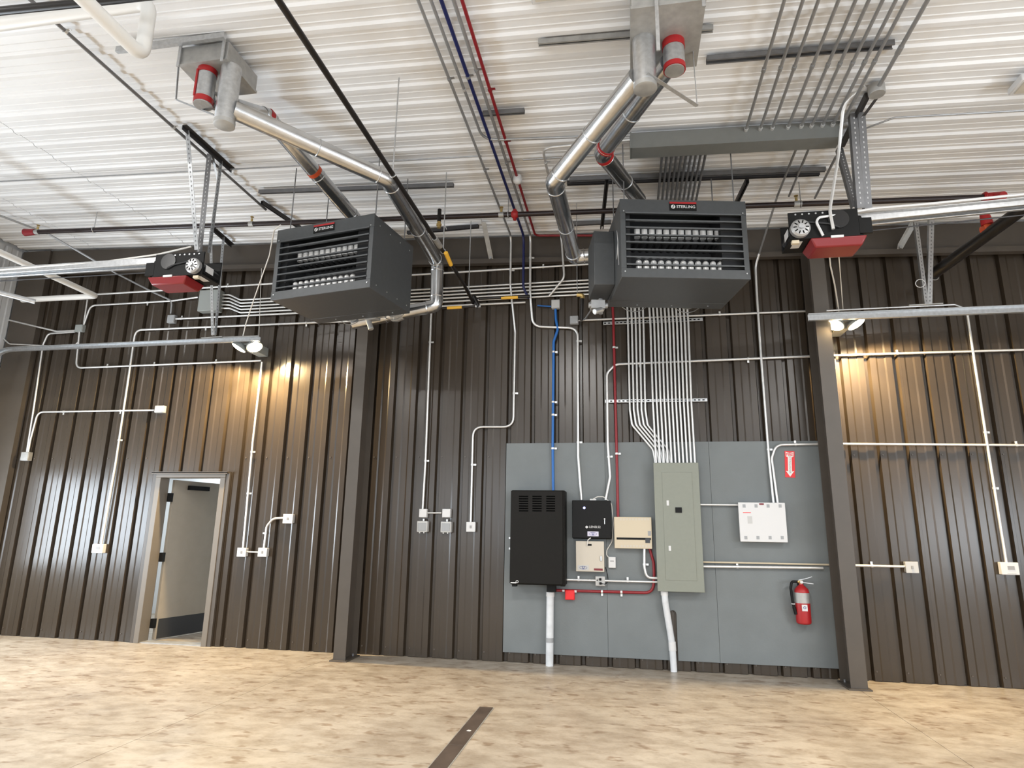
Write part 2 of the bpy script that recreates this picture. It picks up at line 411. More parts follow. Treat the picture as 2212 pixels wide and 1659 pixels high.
# door frame and leaf
dr = set_props(thing('door_1', 'brown steel door standing open in its metal frame', None, ((DX0 + DX1) / 2, 7.8, 0)), kind='structure')
fr = MB()
for x0, x1 in ((DX0 - 0.075, DX0), (DX1, DX1 + 0.075)): fr.box(x0, x1, 7.755, 7.93, 0, DZ)
fr.box(DX0 - 0.075, DX1 + 0.075, 7.755, 7.93, DZ, DZ + 0.062)
part(dr, 'door_frame', fr, 'frame_paint', bevel=0.004)
part(dr, 'head_flashing', MB().box(DX0 - 0.12, DX1 + 0.12, 7.715, 7.80, DZ + 0.062, DZ + 0.078).box(DX0 - 0.12, DX1 + 0.12, 7.715, 7.722, DZ + 0.045, DZ + 0.07), 'frame_brown')
for x0, x1 in ((DX0 - 0.13, DX0 - 0.075), (DX1 + 0.075, DX1 + 0.13)):
    part(dr, 'side_flashing', MB().box(x0, x1, 7.765, 7.80, 0, DZ + 0.062), 'frame_brown')
hp = Vector((DX0 + 0.055, 7.975, 0)); an = math.radians(77); dd = Vector((math.cos(an), math.sin(an), 0)); nn = Vector((-dd.y, dd.x, 0))
def leaf(u0, u1, n0, n1, z0, z1):
    return MB().prism([hp + dd * u0 + nn * n0, hp + dd * u1 + nn * n0, hp + dd * u1 + nn * n1, hp + dd * u0 + nn * n1], (0, 0, 1)) if False else \
        MB().add([hp + dd * u + nn * n + Vector((0, 0, z)) for z in (z0, z1) for n in (n0, n1) for u in (u0, u1)],
                 [(0, 2, 3, 1), (4, 5, 7, 6), (0, 1, 5, 4), (2, 6, 7, 3), (0, 4, 6, 2), (1, 3, 7, 5)])
lf = part(dr, 'door_leaf', leaf(0, 0.89, 0, 0.045, 0.012, 2.115), 'door_paint', bevel=0.002)
part(lf, 'kick_plate', leaf(0.03, 0.86, -0.003, 0, 0.02, 0.27), 'rubber_dark', 'dark kick plate')
part(lf, 'door_closer', leaf(0.22, 0.56, -0.05, 0, 1.99, 2.05), 'black')
part(lf, 'push_bar', leaf(0.78, 0.84, -0.05, 0, 0.98, 1.05), 'galv')
for z in (0.22, 1.07, 1.87):
    part(dr, 'hinge', MB().box(DX0, DX0 + 0.06, 7.925, 7.975, z - 0.06, z + 0.06), 'black', bevel=0.003)
part(dr, 'threshold', MB().box(DX0, DX1, 7.78, 7.95, 0, 0.012), 'galv_dull')

# columns and the beam along the top of the back wall
def column(label, x0, x1, yf, yb, base=True):
    c = thing('steel_column', label, 'column', ((x0 + x1) / 2, yb, 0), group='brown steel wall columns')
    zt = zc(x1) + 0.01; xm = (x0 + x1) / 2
    part(c, 'front_flange', MB().box(x0, x1, yf, yf + 0.012, 0.012, zt), 'frame_brown')
    part(c, 'rear_flange', MB().box(x0, x1, yb - 0.012, yb, 0.012, zt), 'frame_brown')
    part(c, 'web', MB().box(xm - 0.005, xm + 0.005, yf + 0.012, yb - 0.012, 0.012, zt), 'frame_brown')
    if base:
        part(c, 'base_plate', MB().box(x0 - 0.03, x1 + 0.03, yf - 0.035, yb + 0.01, 0.0, 0.014), 'frame_brown', bevel=0.002)
        mb = MB()
        for xx in (x0 + 0.03, x1 - 0.03):
            for yy in (yf + 0.06, yb - 0.06): mb.cyl((xx, yy, 0.014), (xx, yy, 0.04), 0.012, 6)
        part(c, 'anchor_bolts', mb, 'strut', kind='stuff')
    return c
column('brown steel column standing between the open door and the grey backboard', -3.375, -3.225, 7.34, 7.68)
column('brown steel column beside the red fire extinguisher', 2.165, 2.325, 7.34, 7.68)
cc = thing('steel_column', 'brown boxed steel column in the left corner', 'column', (-8.97, 7.78, 0), group='brown steel wall columns')
part(cc, 'front_flange', MB().box(-9.19, -8.70, 7.70, 7.715, 0.012, 5.62), 'frame_brown')
part(cc, 'web', MB().box(-8.72, -8.70, 7.715, 7.79, 0.012, 5.62), 'frame_brown')
part(cc, 'base_plate', MB().box(-9.20, -8.66, 7.66, 7.79, 0, 0.014), 'frame_brown')
def slope_box(x0, x1, y0, y1, d0, d1):                       # box hung d0..d1 below the sloping ceiling
    return MB().add([(x, y, zc(x) - d) for d in (d1, d0) for y in (y0, y1) for x in (x0, x1)],
                    [(0, 2, 3, 1), (4, 5, 7, 6), (0, 1, 5, 4), (2, 6, 7, 3), (0, 4, 6, 2), (1, 3, 7, 5)])
rb = thing('roof_beam', 'long brown steel channel running along the top of the back wall', 'beam', (-1, 7.72, zc(-1) - 0.41))
part(rb, 'web', slope_box(-8.70, XR, 7.74, 7.75, 0.0, 0.40), 'frame_brown')
part(rb, 'lower_flange', slope_box(-8.70, XR, 7.665, 7.75, 0.395, 0.405), 'frame_brown')
part(rb, 'lip', slope_box(-8.70, XR, 7.665, 7.673, 0.34, 0.395), 'frame_brown')

# ================================================================== UNIT HEATERS
HW, HD_, HH = 1.17, 0.78, 0.77
def heater(label, loc, rot, box_side):
    h = thing('unit_heater', label, 'heater', loc, rot, group='ceiling hung gas unit heaters')
    t = 0.012; w2 = HW / 2
    # casing: local x across, y from the front (0) to the back, z from the bottom
    cs = MB().box(-w2, w2, 0.0, HD_, HH - t, HH).box(-w2, -w2 + t, 0, HD_, 0, HH - t).box(w2 - t, w2, 0, HD_, 0, HH - t).box(-w2 + t, w2 - t, HD_ - t, HD_, 0, HH - t)
    cs = part(h, 'casing', cs, 'heater', bevel=0.003)
    part(h, 'bottom_panel', MB().box(-w2 + 0.001, w2 - 0.001, 0.0, HD_ * 0.80, -0.004, 0.008), 'heater', bevel=0.002)
    part(h, 'bottom_panel', MB().box(-w2 + 0.001, w2 - 0.001, HD_ * 0.805, HD_, -0.004, 0.008), 'heater', bevel=0.002)
    part(h, 'front_band', MB().box(-w2 - 0.004, w2 + 0.004, -0.012, 0.0, HH - 0.135, HH + 0.004), 'heater', bevel=0.003)
    part(h, 'front_band', MB().box(-w2 - 0.004, w2 + 0.004, -0.012, 0.0, -0.004, 0.085), 'heater', bevel=0.003)
    for s in (-1, 1):
        part(h, 'front_stile', MB().box(s * (w2 - 0.022) - 0.024, s * (w2 - 0.022) + 0.024, -0.010, 0.0, 0.085, HH - 0.135), 'heater', bevel=0.002)
    part(h, 'fire_box', MB().box(-w2 + 0.02, w2 - 0.02, 0.36, 0.38, 0.01, HH - 0.02).box(-w2 + 0.02, -w2 + 0.10, 0.06, 0.36, 0.01, HH - 0.02).box(w2 - 0.22, w2 - 0.02, 0.06, 0.36, 0.01, HH - 0.02), 'heater_in')
    zl = [0.125 + i * 0.0735 for i in range(8)]
    for z in zl:
        lv = part(h, 'louver', MB().beam((-w2 + 0.045, 0.006, z), (w2 - 0.045, 0.006, z), 0.050, 0.013, up=(0, -0.22, 0.95)), 'heater')
    bank = MB()
    for row, (zt, yo) in enumerate(((0.46, 0.15), (0.115, 0.12))):
        for i in range(12):
            x = -w2 + 0.185 + i * 0.0695
            tb = MB().cyl((x, yo, zt), (x, yo, zt + 0.085), 0.029, 12).lathe((x, yo, zt + 0.085), [(0.029, 0), (0.022, 0.014), (0.010, 0.022)], 12)
            bank.cyl((x, yo + 0.01, zt - 0.03), (x, 0.36, zt - 0.03), 0.024, 10)
            part(h, 'heat_tube', tb, 'tube_steel')
    part(h, 'tube_bank', bank, 'heater_in', kind='stuff')  # rear tube lengths get a near-black material: the unlit depth put into colour
    # maker's badge
    bd = part(h, 'badge', MB().box(-0.125, 0.125, -0.020, -0.012, HH - 0.105, HH - 0.02), 'black', 'black name badge with a red top edge')
    part(bd, 'red_stripe', MB().box(-0.125, 0.125, -0.0215, -0.020, HH - 0.038, HH - 0.02), 'red')
    part(bd, 'lettering', text_mb('STERLING', 0.040, lambda x, y, z: (0.026 + x, -0.021 - z, HH - 0.070 + y), bold=0.0003), 'white')
    part(bd, 'round_mark', MB().lathe((-0.093, -0.020, HH - 0.070), [(0.020, 0), (0.020, 0.002)], 18, (0, -1, 0)), 'white')
    part(bd, 'slash_mark', MB().beam((-0.099, -0.0228, HH - 0.084), (-0.087, -0.0228, HH - 0.056), 0.007, 0.001, up=(0, -1, 0)), 'black')
    mb = MB()
    for x, y, z in [(sx * (w2 - 0.03), -0.014, zz) for sx in (-1, 1) for zz in (0.05, HH - 0.12)]: mb.cyl((x, y, z), (x, y - 0.004, z), 0.007, 6)
    for x in (-0.3, 0.05, 0.42): mb.cyl((x, HD_ * 0.9, -0.004), (x, HD_ * 0.9, -0.009), 0.008, 6)
    for y in (0.1, 0.3, 0.5, 0.7):
        for z in (0.06, HH - 0.08): mb.cyl((w2, y, z), (w2 + 0.004, y, z), 0.007, 6)
    part(h, 'screws', mb, 'galv', kind='stuff')
    # fans on the back
    for x in (-0.28, 0.28):
        fg = MB()
        for rr in (0.05, 0.10, 0.15, 0.19): fg.torus((x, HD_ + 0.14, 0.20), (0, 1, 0.25), rr, 0.005, 22, 5)
        for q in range(4):
            a = q * math.pi / 4; e = Vector((math.cos(a), -0.25 * math.sin(a), math.sin(a))) * 0.19
            fg.tube([Vector((x, HD_ + 0.14, 0.20)) - e, Vector((x, HD_ + 0.14, 0.20)) + e], 0.004, 5)
        for sx in (-1, 1): fg.tube([(x + sx * 0.19, HD_ + 0.14, 0.20), (x + sx * 0.19, HD_ - 0.004, 0.20)], 0.005, 5)
        g = part(h, 'fan_guard', fg, 'galv')
        part(g, 'fan_motor', MB().cyl((x, HD_, 0.15), (x, HD_ + 0.12, 0.14), 0.075, 16), 'black')
    if box_side:
        bx = part(h, 'control_box', MB().box(-w2 - 0.20, -w2, 0.34, 0.76, 0.06, 0.62), 'heater', bevel=0.006)
        part(h, 'gas_valve', MB().cyl((-w2 - 0.10, 0.62, 0.02), (-w2 - 0.10, 0.62, -0.14), 0.022, 10).cbox((-w2 - 0.13, 0.62, -0.05), 0.14, 0.10, 0.09).cyl((-w2 - 0.22, 0.62, -0.05), (-w2 - 0.03, 0.62, -0.05), 0.03, 10).cyl((-w2 - 0.10, 0.55, -0.12), (-w2 - 0.18, 0.50, -0.16), 0.03, 10), 'conduit_grey', bevel=0.004)
        part(h, 'torn_film', MB().prism([(-w2 - 0.003, 0.10, 0.16), (-w2 - 0.003, 0.125, 0.30), (-w2 - 0.003, 0.20, 0.26), (-w2 - 0.003, 0.16, 0.36), (-w2 - 0.003, 0.13, 0.40), (-w2 - 0.003, 0.16, 0.54), (-w2 - 0.003, 0.11, 0.42)], (-0.004, 0, 0)), 'off_white', 'torn pale protective film')
    else:
        part(h, 'gas_valve', MB().cbox((0.06, HD_ + 0.10, 0.05), 0.14, 0.10, 0.09).cyl((-0.12, HD_ + 0.10, 0.05), (0.22, HD_ + 0.10, 0.05), 0.028, 10).cyl((0.0, HD_ + 0.10, 0.02), (0.05, HD_ + 0.10, -0.10), 0.03, 10), 'galv_dull', bevel=0.004)
    # drop rods to the ceiling channel
    for x in (-w2 + 0.06, w2 - 0.06):
        for y in (0.10, HD_ - 0.10):
            part(h, 'hanger_rod', MB().cyl((x, y, HH), (x, y, zc(loc[0]) - loc[2] - 0.10), 0.006, 6), 'strut')
    return h
ZB = 3.759
heater('grey gas unit heater beside the long black gas pipe, left of the two heaters', (-2.955, 5.492, ZB), math.radians(-10.0), False)
heater('grey gas unit heater hanging above the conduit bank and breaker panel', (0.582, 5.575, ZB), math.radians(10.8), True)

# ceiling channels the heaters hang from
def channel(label, p, q, w=0.041, h=0.041, m='strut', name='strut_channel'):
    p = Vector(p); q = Vector(q); d = (q - p).normalized(); u = d.cross(Vector((0, 0, 1))).normalized()
    mb = MB().beam(p + Vector((0, 0, h / 2)), q + Vector((0, 0, h / 2)), w, 0.004, up=(0, 0, 1))
    for s in (-1, 1):
        mb.beam(p + u * (s * (w / 2 - 0.002)), q + u * (s * (w / 2 - 0.002)), 0.004, h, up=(0, 0, 1))
        mb.beam(p + u * (s * (w / 2 - 0.008)) - Vector((0, 0, h / 2)), q + u * (s * (w / 2 - 0.008)) - Vector((0, 0, h / 2)), 0.012, 0.003, up=(0, 0, 1))
    return single(name, label, 'channel', mb, m, 'steel strut channels')
channel('strut channel on the ceiling in front of the left unit heater', C(560, 415, 0.03), C(980, 400, 0.03))
channel('nearer of the two long strut channels above the right unit heater', C(1230, 388, 0.03), C(1783, 366, 0.03), m='strut')
channel('farther of the two long strut channels above the right unit heater', C(1225, 396, 0.03), C(1770, 375, 0.05), m='strut_dark')
channel('short strut channel crossing the blue and red ceiling pipes', C(1043, 246, 0.03), C(1133, 240, 0.03))
channel('long strut channel carrying the row of ceiling conduits', C(1526, 130, 0.02), C(1930, 96, 0.02), w=0.06)
channel('pale strut channel on the ceiling behind the upper vent box', C(1163, 93, 0.02), C(1540, 62, 0.02), m='galv_dull')
channel('strut channel near the wall, behind the brass drain valve', C(880, 503, 0.03), C(1034, 489, 0.03), m='strut_dark')
channel('strut channel near the wall, left of the control box', C(1205, 486, 0.03), C(1320, 480, 0.03), m='strut')
channel('dark strut channel leading to the left heater top', C(566, 437, 0.03), C(648, 492, 0.03), m='strut_dark')
channel('black strut arm beside the left end of the right heater', C(1311, 391, 0.10), C(1300, 492, 0.10), m='strut_dark')
channel('black strut arm above the right end of the right heater', C(1614, 391, 0.10), C(1590, 440, 0.10), m='strut_dark')

# ================================================================== VENT BOXES AND DUCTS
def seg_duct(root, pts, r, name='duct_section', m='duct', rings=True, elbow=0.11):
    """straight lengths with gored elbows between them"""
    pts = [Vector(p) for p in pts]
    for i in range(len(pts) - 1):
        a, b = pts[i].copy(), pts[i + 1].copy(); d = (b - a).normalized()
        if i > 0: a += d * elbow
        if i < len(pts) - 2: b -= d * elbow
        part(root, name, MB().cyl(a, b, r, 24), m)
        if 0 < i:
            c = pts[i]; d0 = (c - pts[i - 1]).normalized()
            e = part(root, 'elbow', MB().tube(fillet([c - d0 * elbow, c, c + d * elbow], elbow * 0.9, 3), r * 1.03, 24, cap=False), m)
            for q in (c - d0 * elbow, c + d * elbow): part(e, 'crimp_ring', MB().torus(q, d0 if q is not None and (q - c).dot(d0) < 0 else d, r * 1.02, 0.006, 24, 6), m)
        L = (b - a).length
        if rings and L > 0.7:
            part(root, 'clamp_ring', MB().torus(a.lerp(b, 0.55), d, r * 1.01, 0.005, 24, 6), 'galv')
def vent_box(label, x0, x1, y0, y1, z0, gap):
    xm = (x0 + x1) / 2
    b = thing('vent_box', label, 'vent box', (xm, (y0 + y1) / 2, z0), group='galvanized ceiling vent boxes')
    bd = part(b, 'box', MB().box(x0, x1, y0, y1, z0, zc(x0) - gap), 'galv_dull', bevel=0.004)
    part(b, 'seam_flange', MB().box(x0 - 0.006, x1 + 0.006, y0 - 0.006, y1 + 0.006, z0 - 0.002, z0 + 0.02), 'galv_dull')
    return b
hl = vent_box('galvanized vent box on the ceiling, far left', -3.57, -3.13, 3.96, 4.38, 5.225, 0.045)
for x in (-3.56, -3.16):
    part(hl, 'hanging_strap', MB().box(x - 0.012, x + 0.012, 3.935, 3.945, 5.19, zc(-3.4) - 0.01), 'galv')
part(hl, 'top_channel', MB().box(-4.15, -3.14, 3.90, 3.935, zc(-3.6) - 0.055, zc(-3.6) - 0.005), 'galv')
hr = vent_box('galvanized vent box on the ceiling, near the row of ceiling conduits', 0.115, 0.60, 3.70, 4.32, 4.97, 0.02)
for x in (0.28, 0.585):
    part(hr, 'hanging_strap', MB().box(x - 0.012, x + 0.012, 3.672, 3.682, 4.60 if x < 0.5 else 4.9, zc(0.3) - 0.01), 'galv')

RD = 0.078
# left flue
p0 = A(489, 200, 4.07)
fl_ = thing('flue_duct', 'shiny flue duct running from the left vent box down behind the left heater', 'duct', (p0.x, p0.y, p0.z - 0.3), group='shiny metal flue ducts')
a = A(489, 235, 4.07)
part(fl_, 'tee', MB().cyl((a.x, a.y, A(486, 270, 4.07).z), (a.x, a.y, 5.23), RD * 1.03, 24), 'galv')
part(fl_, 'tee_cap', MB().lathe((a.x, a.y, A(486, 270, 4.07).z), [(RD * 1.06, 0.03), (RD * 1.06, -0.004), (RD * 0.9, -0.010)], 24), 'galv_dull')
e1 = A(838, 388, 5.15); e2 = A(945, 568, 7.0); e3 = Vector((e2.x + 0.01, e2.y, A(948, 655, 7.0).z - 0.03)); e4 = A(762, 698, 6.95)
seg_duct(fl_, [a + Vector((0.05, 0.02, 0)), e1, e2, e3, e4], RD)
part(fl_, 'joint_wrap', MB().tube([e3.lerp(e4, 0.40), e3.lerp(e4, 0.47), e3.lerp(e4, 0.54)], [0.085, 0.100, 0.083], 9), 'galv_dull')
part(fl_, 'support_strap', MB().beam(A(380, 215, 4.10), A(462, 248, 4.12), 0.03, 0.004, up=(0, 0, 1)).beam(A(386, 140, 4.0), A(380, 214, 4.08), 0.02, 0.004, up=(1, 0, 0)), 'galv')
# left intake
q0 = A(443, 195, 4.06)
il = thing('intake_duct', 'dark combustion air duct with orange ring, running to the left heater top', 'duct', (q0.x, q0.y, q0.z - 0.2), group='combustion air ducts')
zb_ = A(440, 228, 4.06).z
part(il, 'inlet_pipe', MB().cyl((q0.x, q0.y, zb_), (q0.x, q0.y, 5.23), 0.074, 24), 'galv')
for z0, z1 in ((5.175, 5.225), (zb_ + 0.01, zb_ + 0.06)):
    part(il, 'red_tape', MB().cyl((q0.x, q0.y, z0), (q0.x, q0.y, z1), 0.0775, 24), 'red', 'red sealing tape')
part(il, 'red_tape', MB().box(q0.x - 0.045, q0.x - 0.03, q0.y - 0.076, q0.y - 0.06, zb_ + 0.05, 5.19), 'red')
i1 = A(577, 252, 4.75); i2 = A(665, 365, 5.45); i3 = A(765, 470, 6.15)
seg_duct(il, [Vector((q0.x, q0.y + 0.05, zb_ + 0.10)), i1, i3, Vector((-2.75, 6.25, 4.50))], 0.076, m='duct', elbow=0.06)
part(il, 'orange_ring', MB().cyl(i1.lerp(i3, 0.48), i1.lerp(i3, 0.51), 0.0795, 24), 'orange')
part(il, 'red_tape', MB().cyl(i1 - (i3 - i1).normalized() * 0.02, i1 + (i3 - i1).normalized() * 0.03, 0.082, 24), 'red')
# right flue
p0 = A(1392, 140, 4.0)
fr_ = thing('flue_duct', 'shiny flue duct dropping from the right vent box to the right heater control box', 'duct', (p0.x, p0.y, p0.z - 0.3), group='shiny metal flue ducts')
zt = A(1392, 192, 4.0).z
part(fr_, 'tee', MB().cyl((p0.x, p0.y, zt), (p0.x, p0.y, 4.975), RD * 1.03, 24), 'galv')
part(fr_, 'tee_cap', MB().lathe((p0.x, p0.y, zt), [(RD * 1.06, 0.03), (RD * 1.06, -0.004), (RD * 0.9, -0.010)], 24), 'galv_dull')
r1 = A(1197, 392, 5.0); r2 = A(1240, 556, 6.6); r3 = Vector((-0.17, 6.62, r2.z + 0.03)); r4 = Vector((0.06, 6.30, r2.z))
seg_duct(fr_, [Vector((p0.x - 0.05, p0.y + 0.03, zt + 0.12)), r1, r2, r3], RD)
# right intake
q0 = A(1455, 110, 4.05)
ir = thing('intake_duct', 'combustion air duct with red taped joints above the right heater', 'duct', (q0.x, q0.y, q0.z - 0.2), group='combustion air ducts')
zb_ = A(1455, 152, 4.05).z
part(ir, 'inlet_pipe', MB().cyl((q0.x, q0.y, zb_), (q0.x, q0.y, 4.975), 0.076, 24), 'galv')
part(ir, 'red_tape', MB().cyl((q0.x, q0.y, 4.91), (q0.x, q0.y, 4.97), 0.080, 24), 'red', 'red sealing tape')
part(ir, 'red_tape', MB().cyl((q0.x, q0.y, zb_ - 0.002), (q0.x, q0.y, zb_ + 0.035), 0.079, 24), 'red')
part(ir, 'end_cap', MB().cyl((q0.x, q0.y, zb_ - 0.008), (q0.x, q0.y, zb_), 0.070, 24), 'galv_dull')
i0 = Vector((q0.x - 0.03, q0.y + 0.04, zb_ + 0.09)); i1 = A(1300, 330, 5.15); i2 = A(1380, 432, 6.1)
seg_duct(ir, [i0, i1, i2], 0.076, elbow=0.09)
for q, d in ((i1 + (i0 - i1).normalized() * 0.09, i0 - i1), (i1 + (i2 - i1).normalized() * 0.07, i2 - i1)):
    part(ir, 'red_tape', MB().cyl(q - d.normalized() * 0.018, q + d.normalized() * 0.018, 0.082, 24), 'red')
part(ir, 'support_strap', MB().beam((q0.x - 0.20, q0.y - 0.14, 4.62), (q0.x + 0.16, q0.y + 0.13, 4.52), 0.03, 0.004, up=(0, 0, 1)).beam((q0.x + 0.16, q0.y + 0.13, 4.52), (q0.x + 0.15, q0.y + 0.12, 4.98), 0.022, 0.004, up=(1, 0, 0)), 'galv')

# ================================================================== CEILING CONDUITS AND WIREWAY
p0 = C(1361, 281, 0.02); p1 = C(1813, 263, 0.02)
zt = zc(p0.x) - 0.03; yw0 = (p0.y + p1.y) / 2; yb_ = yw0 + 0.17; hz = 0.165
ww = thing('wireway', 'long grey steel wireway box fixed under the ceiling above the right heater', 'wireway', ((p0.x + p1.x) / 2, yw0 + 0.08, zt - hz))
def slant(x0, x1, y0, y1, d0, d1): return slope_box(x0, x1, y0, y1, d0, d1)
part(ww, 'trough', slant(p0.x, p1.x, yw0, yb_, 0.03, 0.03 + hz), 'wireway', bevel=0.004)
part(ww, 'cover', slant(p0.x + 0.005, p1.x - 0.005, yw0 - 0.004, yb_ + 0.004, 0.03 + hz - 0.004, 0.03 + hz + 0.004), 'wireway')
part(ww, 'end_flange', slant(p0.x - 0.004, p0.x + 0.012, yw0 - 0.008, yb_ + 0.008, 0.026, 0.034 + hz), 'wireway')
top_x = [665, 785, 885, 1015, 1125, 1210, 1300, 1385, 1455]
for i, zx in enumerate(top_x):
    p = C(1472 + zx * 0.33454, 0, 0.075); n = i
    o = pipe('ceiling_conduit', '%s conduit from the left in the row entering the wireway front' % ORD[i], 'conduit',
             [(p.x, 1.2, zc(p.x) - 0.075), (p.x, yw0 + 0.005, zc(p.x) - 0.075)], 0.0135, 'conduit_grey', group='row of ceiling conduits entering the wireway')
    part(o, 'connector', MB().cyl((p.x, yw0 - 0.03, zc(p.x) - 0.075), (p.x, yw0, zc(p.x) - 0.075), 0.019, 10), 'conduit')
    part(o, 'strap', MB().cyl((p.x, 4.70, zc(p.x) - 0.075), (p.x, 4.74, zc(p.x) - 0.075), 0.018, 10), 'conduit_grey')
p = C(2004, 0, 0.05); jb = C(1897, 192, 0.05)
o = pipe('ceiling_conduit', 'outermost grey ceiling conduit ending at the round junction box', 'conduit', [(p.x, 1.2, zc(p.x) - 0.05), (p.x, jb.y - 0.03, zc(p.x) - 0.05)], 0.016, 'conduit_grey')
part(o, 'coupling', MB().cyl((p.x, 4.60, zc(p.x) - 0.05), (p.x, 4.68, zc(p.x) - 0.05), 0.021, 10), 'conduit_grey')
single('junction_box', 'round grey junction box on the ceiling above the right door opener', 'junction box', MB().lathe((p.x, jb.y + 0.02, zc(p.x) - 0.09), [(0.062, 0), (0.066, 0.01), (0.066, 0.085)], 20), 'galv_dull')
# conduits crossing the ceiling beside each other near the middle
for nm, px, r, m, lab in (('ceiling_conduit', 903, 0.0135, 'conduit_grey', 'leftmost thin grey conduit of the five pipes running up the mid ceiling'),
                         ('blue_conduit', 953, 0.0165, 'navy_pipe', 'dark blue conduit running along the ceiling to the back wall'),
                         ('ceiling_conduit', 979.7, 0.0155, 'conduit_grey', 'grey ceiling conduit between the blue and the red one')):
    q = C(px, 0, 0.05); yend = 7.63
    pts = [(q.x, 1.5, zc(q.x) - 0.05), (q.x, yend, zc(q.x) - 0.05)]
    if nm == 'blue_conduit':
        pts += [(q.x, yend, A(1135, 620, yend).z), W(1142, 645, 0.10)]
    elif px < 920:
        pts += [(q.x, yend, 4.62), W(1113, 718), W(1109, 922), W(1022, 922), W(1017, 1130)]
    else:
        pts += [(q.x, yend, 4.5), W(1151, 705), W(1248, 709), W(1249, 985), W(1256, 1080)]
    o = pipe(nm, lab, 'conduit', pts, r, m, bend=0.13, straps=(0.30, 0.44), back=(0, 0, 1), strap_mat='conduit_grey')
    if nm != 'blue_conduit':                                  # shade on the ceiling lengths is painted as grey; wall lengths stay bright
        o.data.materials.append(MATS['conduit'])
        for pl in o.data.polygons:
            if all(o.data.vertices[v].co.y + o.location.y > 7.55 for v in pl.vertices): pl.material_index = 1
        wp = fillet(pts, 0.13)
        for f in (0.64, 0.80, 0.93):
            c, d = along(wp, f); part(o, 'strap', MB().tube([c - d * 0.011, c + d * 0.011], r * 1.3, 10).beam(c, c + Vector((0.05, 0.01, 0)), 0.022, 0.006, up=(0, 1, 0)), 'conduit')
q = C(932, 0, 0.05); q2 = C(1361, 292, 0.09)
pipe('ceiling_conduit', 'grey conduit bending right under the ceiling into the wireway end', 'conduit', [(q.x - 0.01, 1.5, zc(q.x) - 0.05), (q.x, q2.y, zc(q.x) - 0.05), (q2.x, q2.y, zc(q2.x) - 0.09)], 0.0135, 'conduit_grey', bend=0.16, straps=(0.35, 0.6), back=(0, 0, 1))
q = C(998, 0, 0.05)
rp = pipe('fire_alarm_conduit', 'red conduit running along the ceiling to the top of the back wall', 'conduit', [(q.x, 1.5, zc(q.x) - 0.05), (q.x, 7.62, zc(q.x) - 0.05), (0.55, 7.62, zc(0.55) - 0.10)], 0.015, 'red_pipe', bend=0.08, straps=(0.42, 0.52), back=(0, 0, 1), strap_mat='red_pipe')
c = C(1118, 386, 0.06)
dt = thing('smoke_detector', 'round white detector mounted on the red ceiling conduit', 'detector', (c.x, c.y, zc(c.x) - 0.13))
part(dt, 'base', MB().lathe((c.x, c.y, zc(c.x) - 0.085), [(0.050, 0), (0.052, 0.02), (0.045, 0.06)], 24), 'white')
part(dt, 'dome', MB().lathe((c.x, c.y, zc(c.x) - 0.085), [(0.050, 0.0), (0.048, -0.012), (0.030, -0.032), (0.006, -0.040)], 24), 'white')
# conduit looping from the wireway end to the wall
q = C(1361, 302, 0.09); b = C(1172, 318, 0.06)
pipe('ceiling_conduit', 'bright conduit looping from the wireway end around behind the right flue duct', 'conduit', [q, (b.x, b.y, zc(b.x) - 0.07), (b.x - 0.01, 7.63, zc(b.x) - 0.07), A(1219, 600, 7.63), A(1186, 640, 7.72)], 0.014, 'conduit', bend=0.12, straps=(0.3,), back=(0, 0, 1))
# thin lines across the ceiling
for (x0, y0, x1, y1, lab) in ((0, 392, 1040, 337, 'thin conduit crossing the left half of the ceiling'), (1130, 345, 1350, 331, 'thin conduit crossing the ceiling behind the right flue duct'),):
    a = C(x0, y0, 0.04); b = C(x1, y1, 0.04); pipe('ceiling_conduit', lab, 'conduit', [a, b], 0.008, 'conduit_grey', n=6)
pipe('ceiling_conduit', 'thin cranked conduit crossing the ceiling to the far right', 'conduit', [C(1868, 278, 0.04), C(1932, 254, 0.04), C(2240, 237, 0.04)], 0.008, 'conduit_grey', bend=0.04, n=6)
a = C(132, 50, 0.04)
pipe('ceiling_conduit', 'grey conduit along the ceiling left of the left vent box', 'conduit', [(-4.43, 2.4, zc(-4.43) - 0.04), (-4.43, 6.68, zc(-4.43) - 0.04)], 0.016, 'strut', straps=(0.3, 0.6), back=(0, 0, 1))
pipe('ceiling_conduit', 'thin dark conduit leaving the wireway back, left of two', 'conduit', [C(1722, 316, 0.08), C(1679, 424, 0.08)], 0.012, 'conduit_grey')
pipe('ceiling_conduit', 'thin dark conduit leaving the wireway back, right of two', 'conduit', [C(1750, 314, 0.06), C(1704, 424, 0.06)], 0.012, 'conduit_grey')
pipe('ceiling_conduit', 'grey conduit slanting from the door opener hanger to the sprinkler pipe', 'conduit', [C(1806, 338, 0.06), C(1760, 428, 0.06)], 0.013, 'conduit_grey')

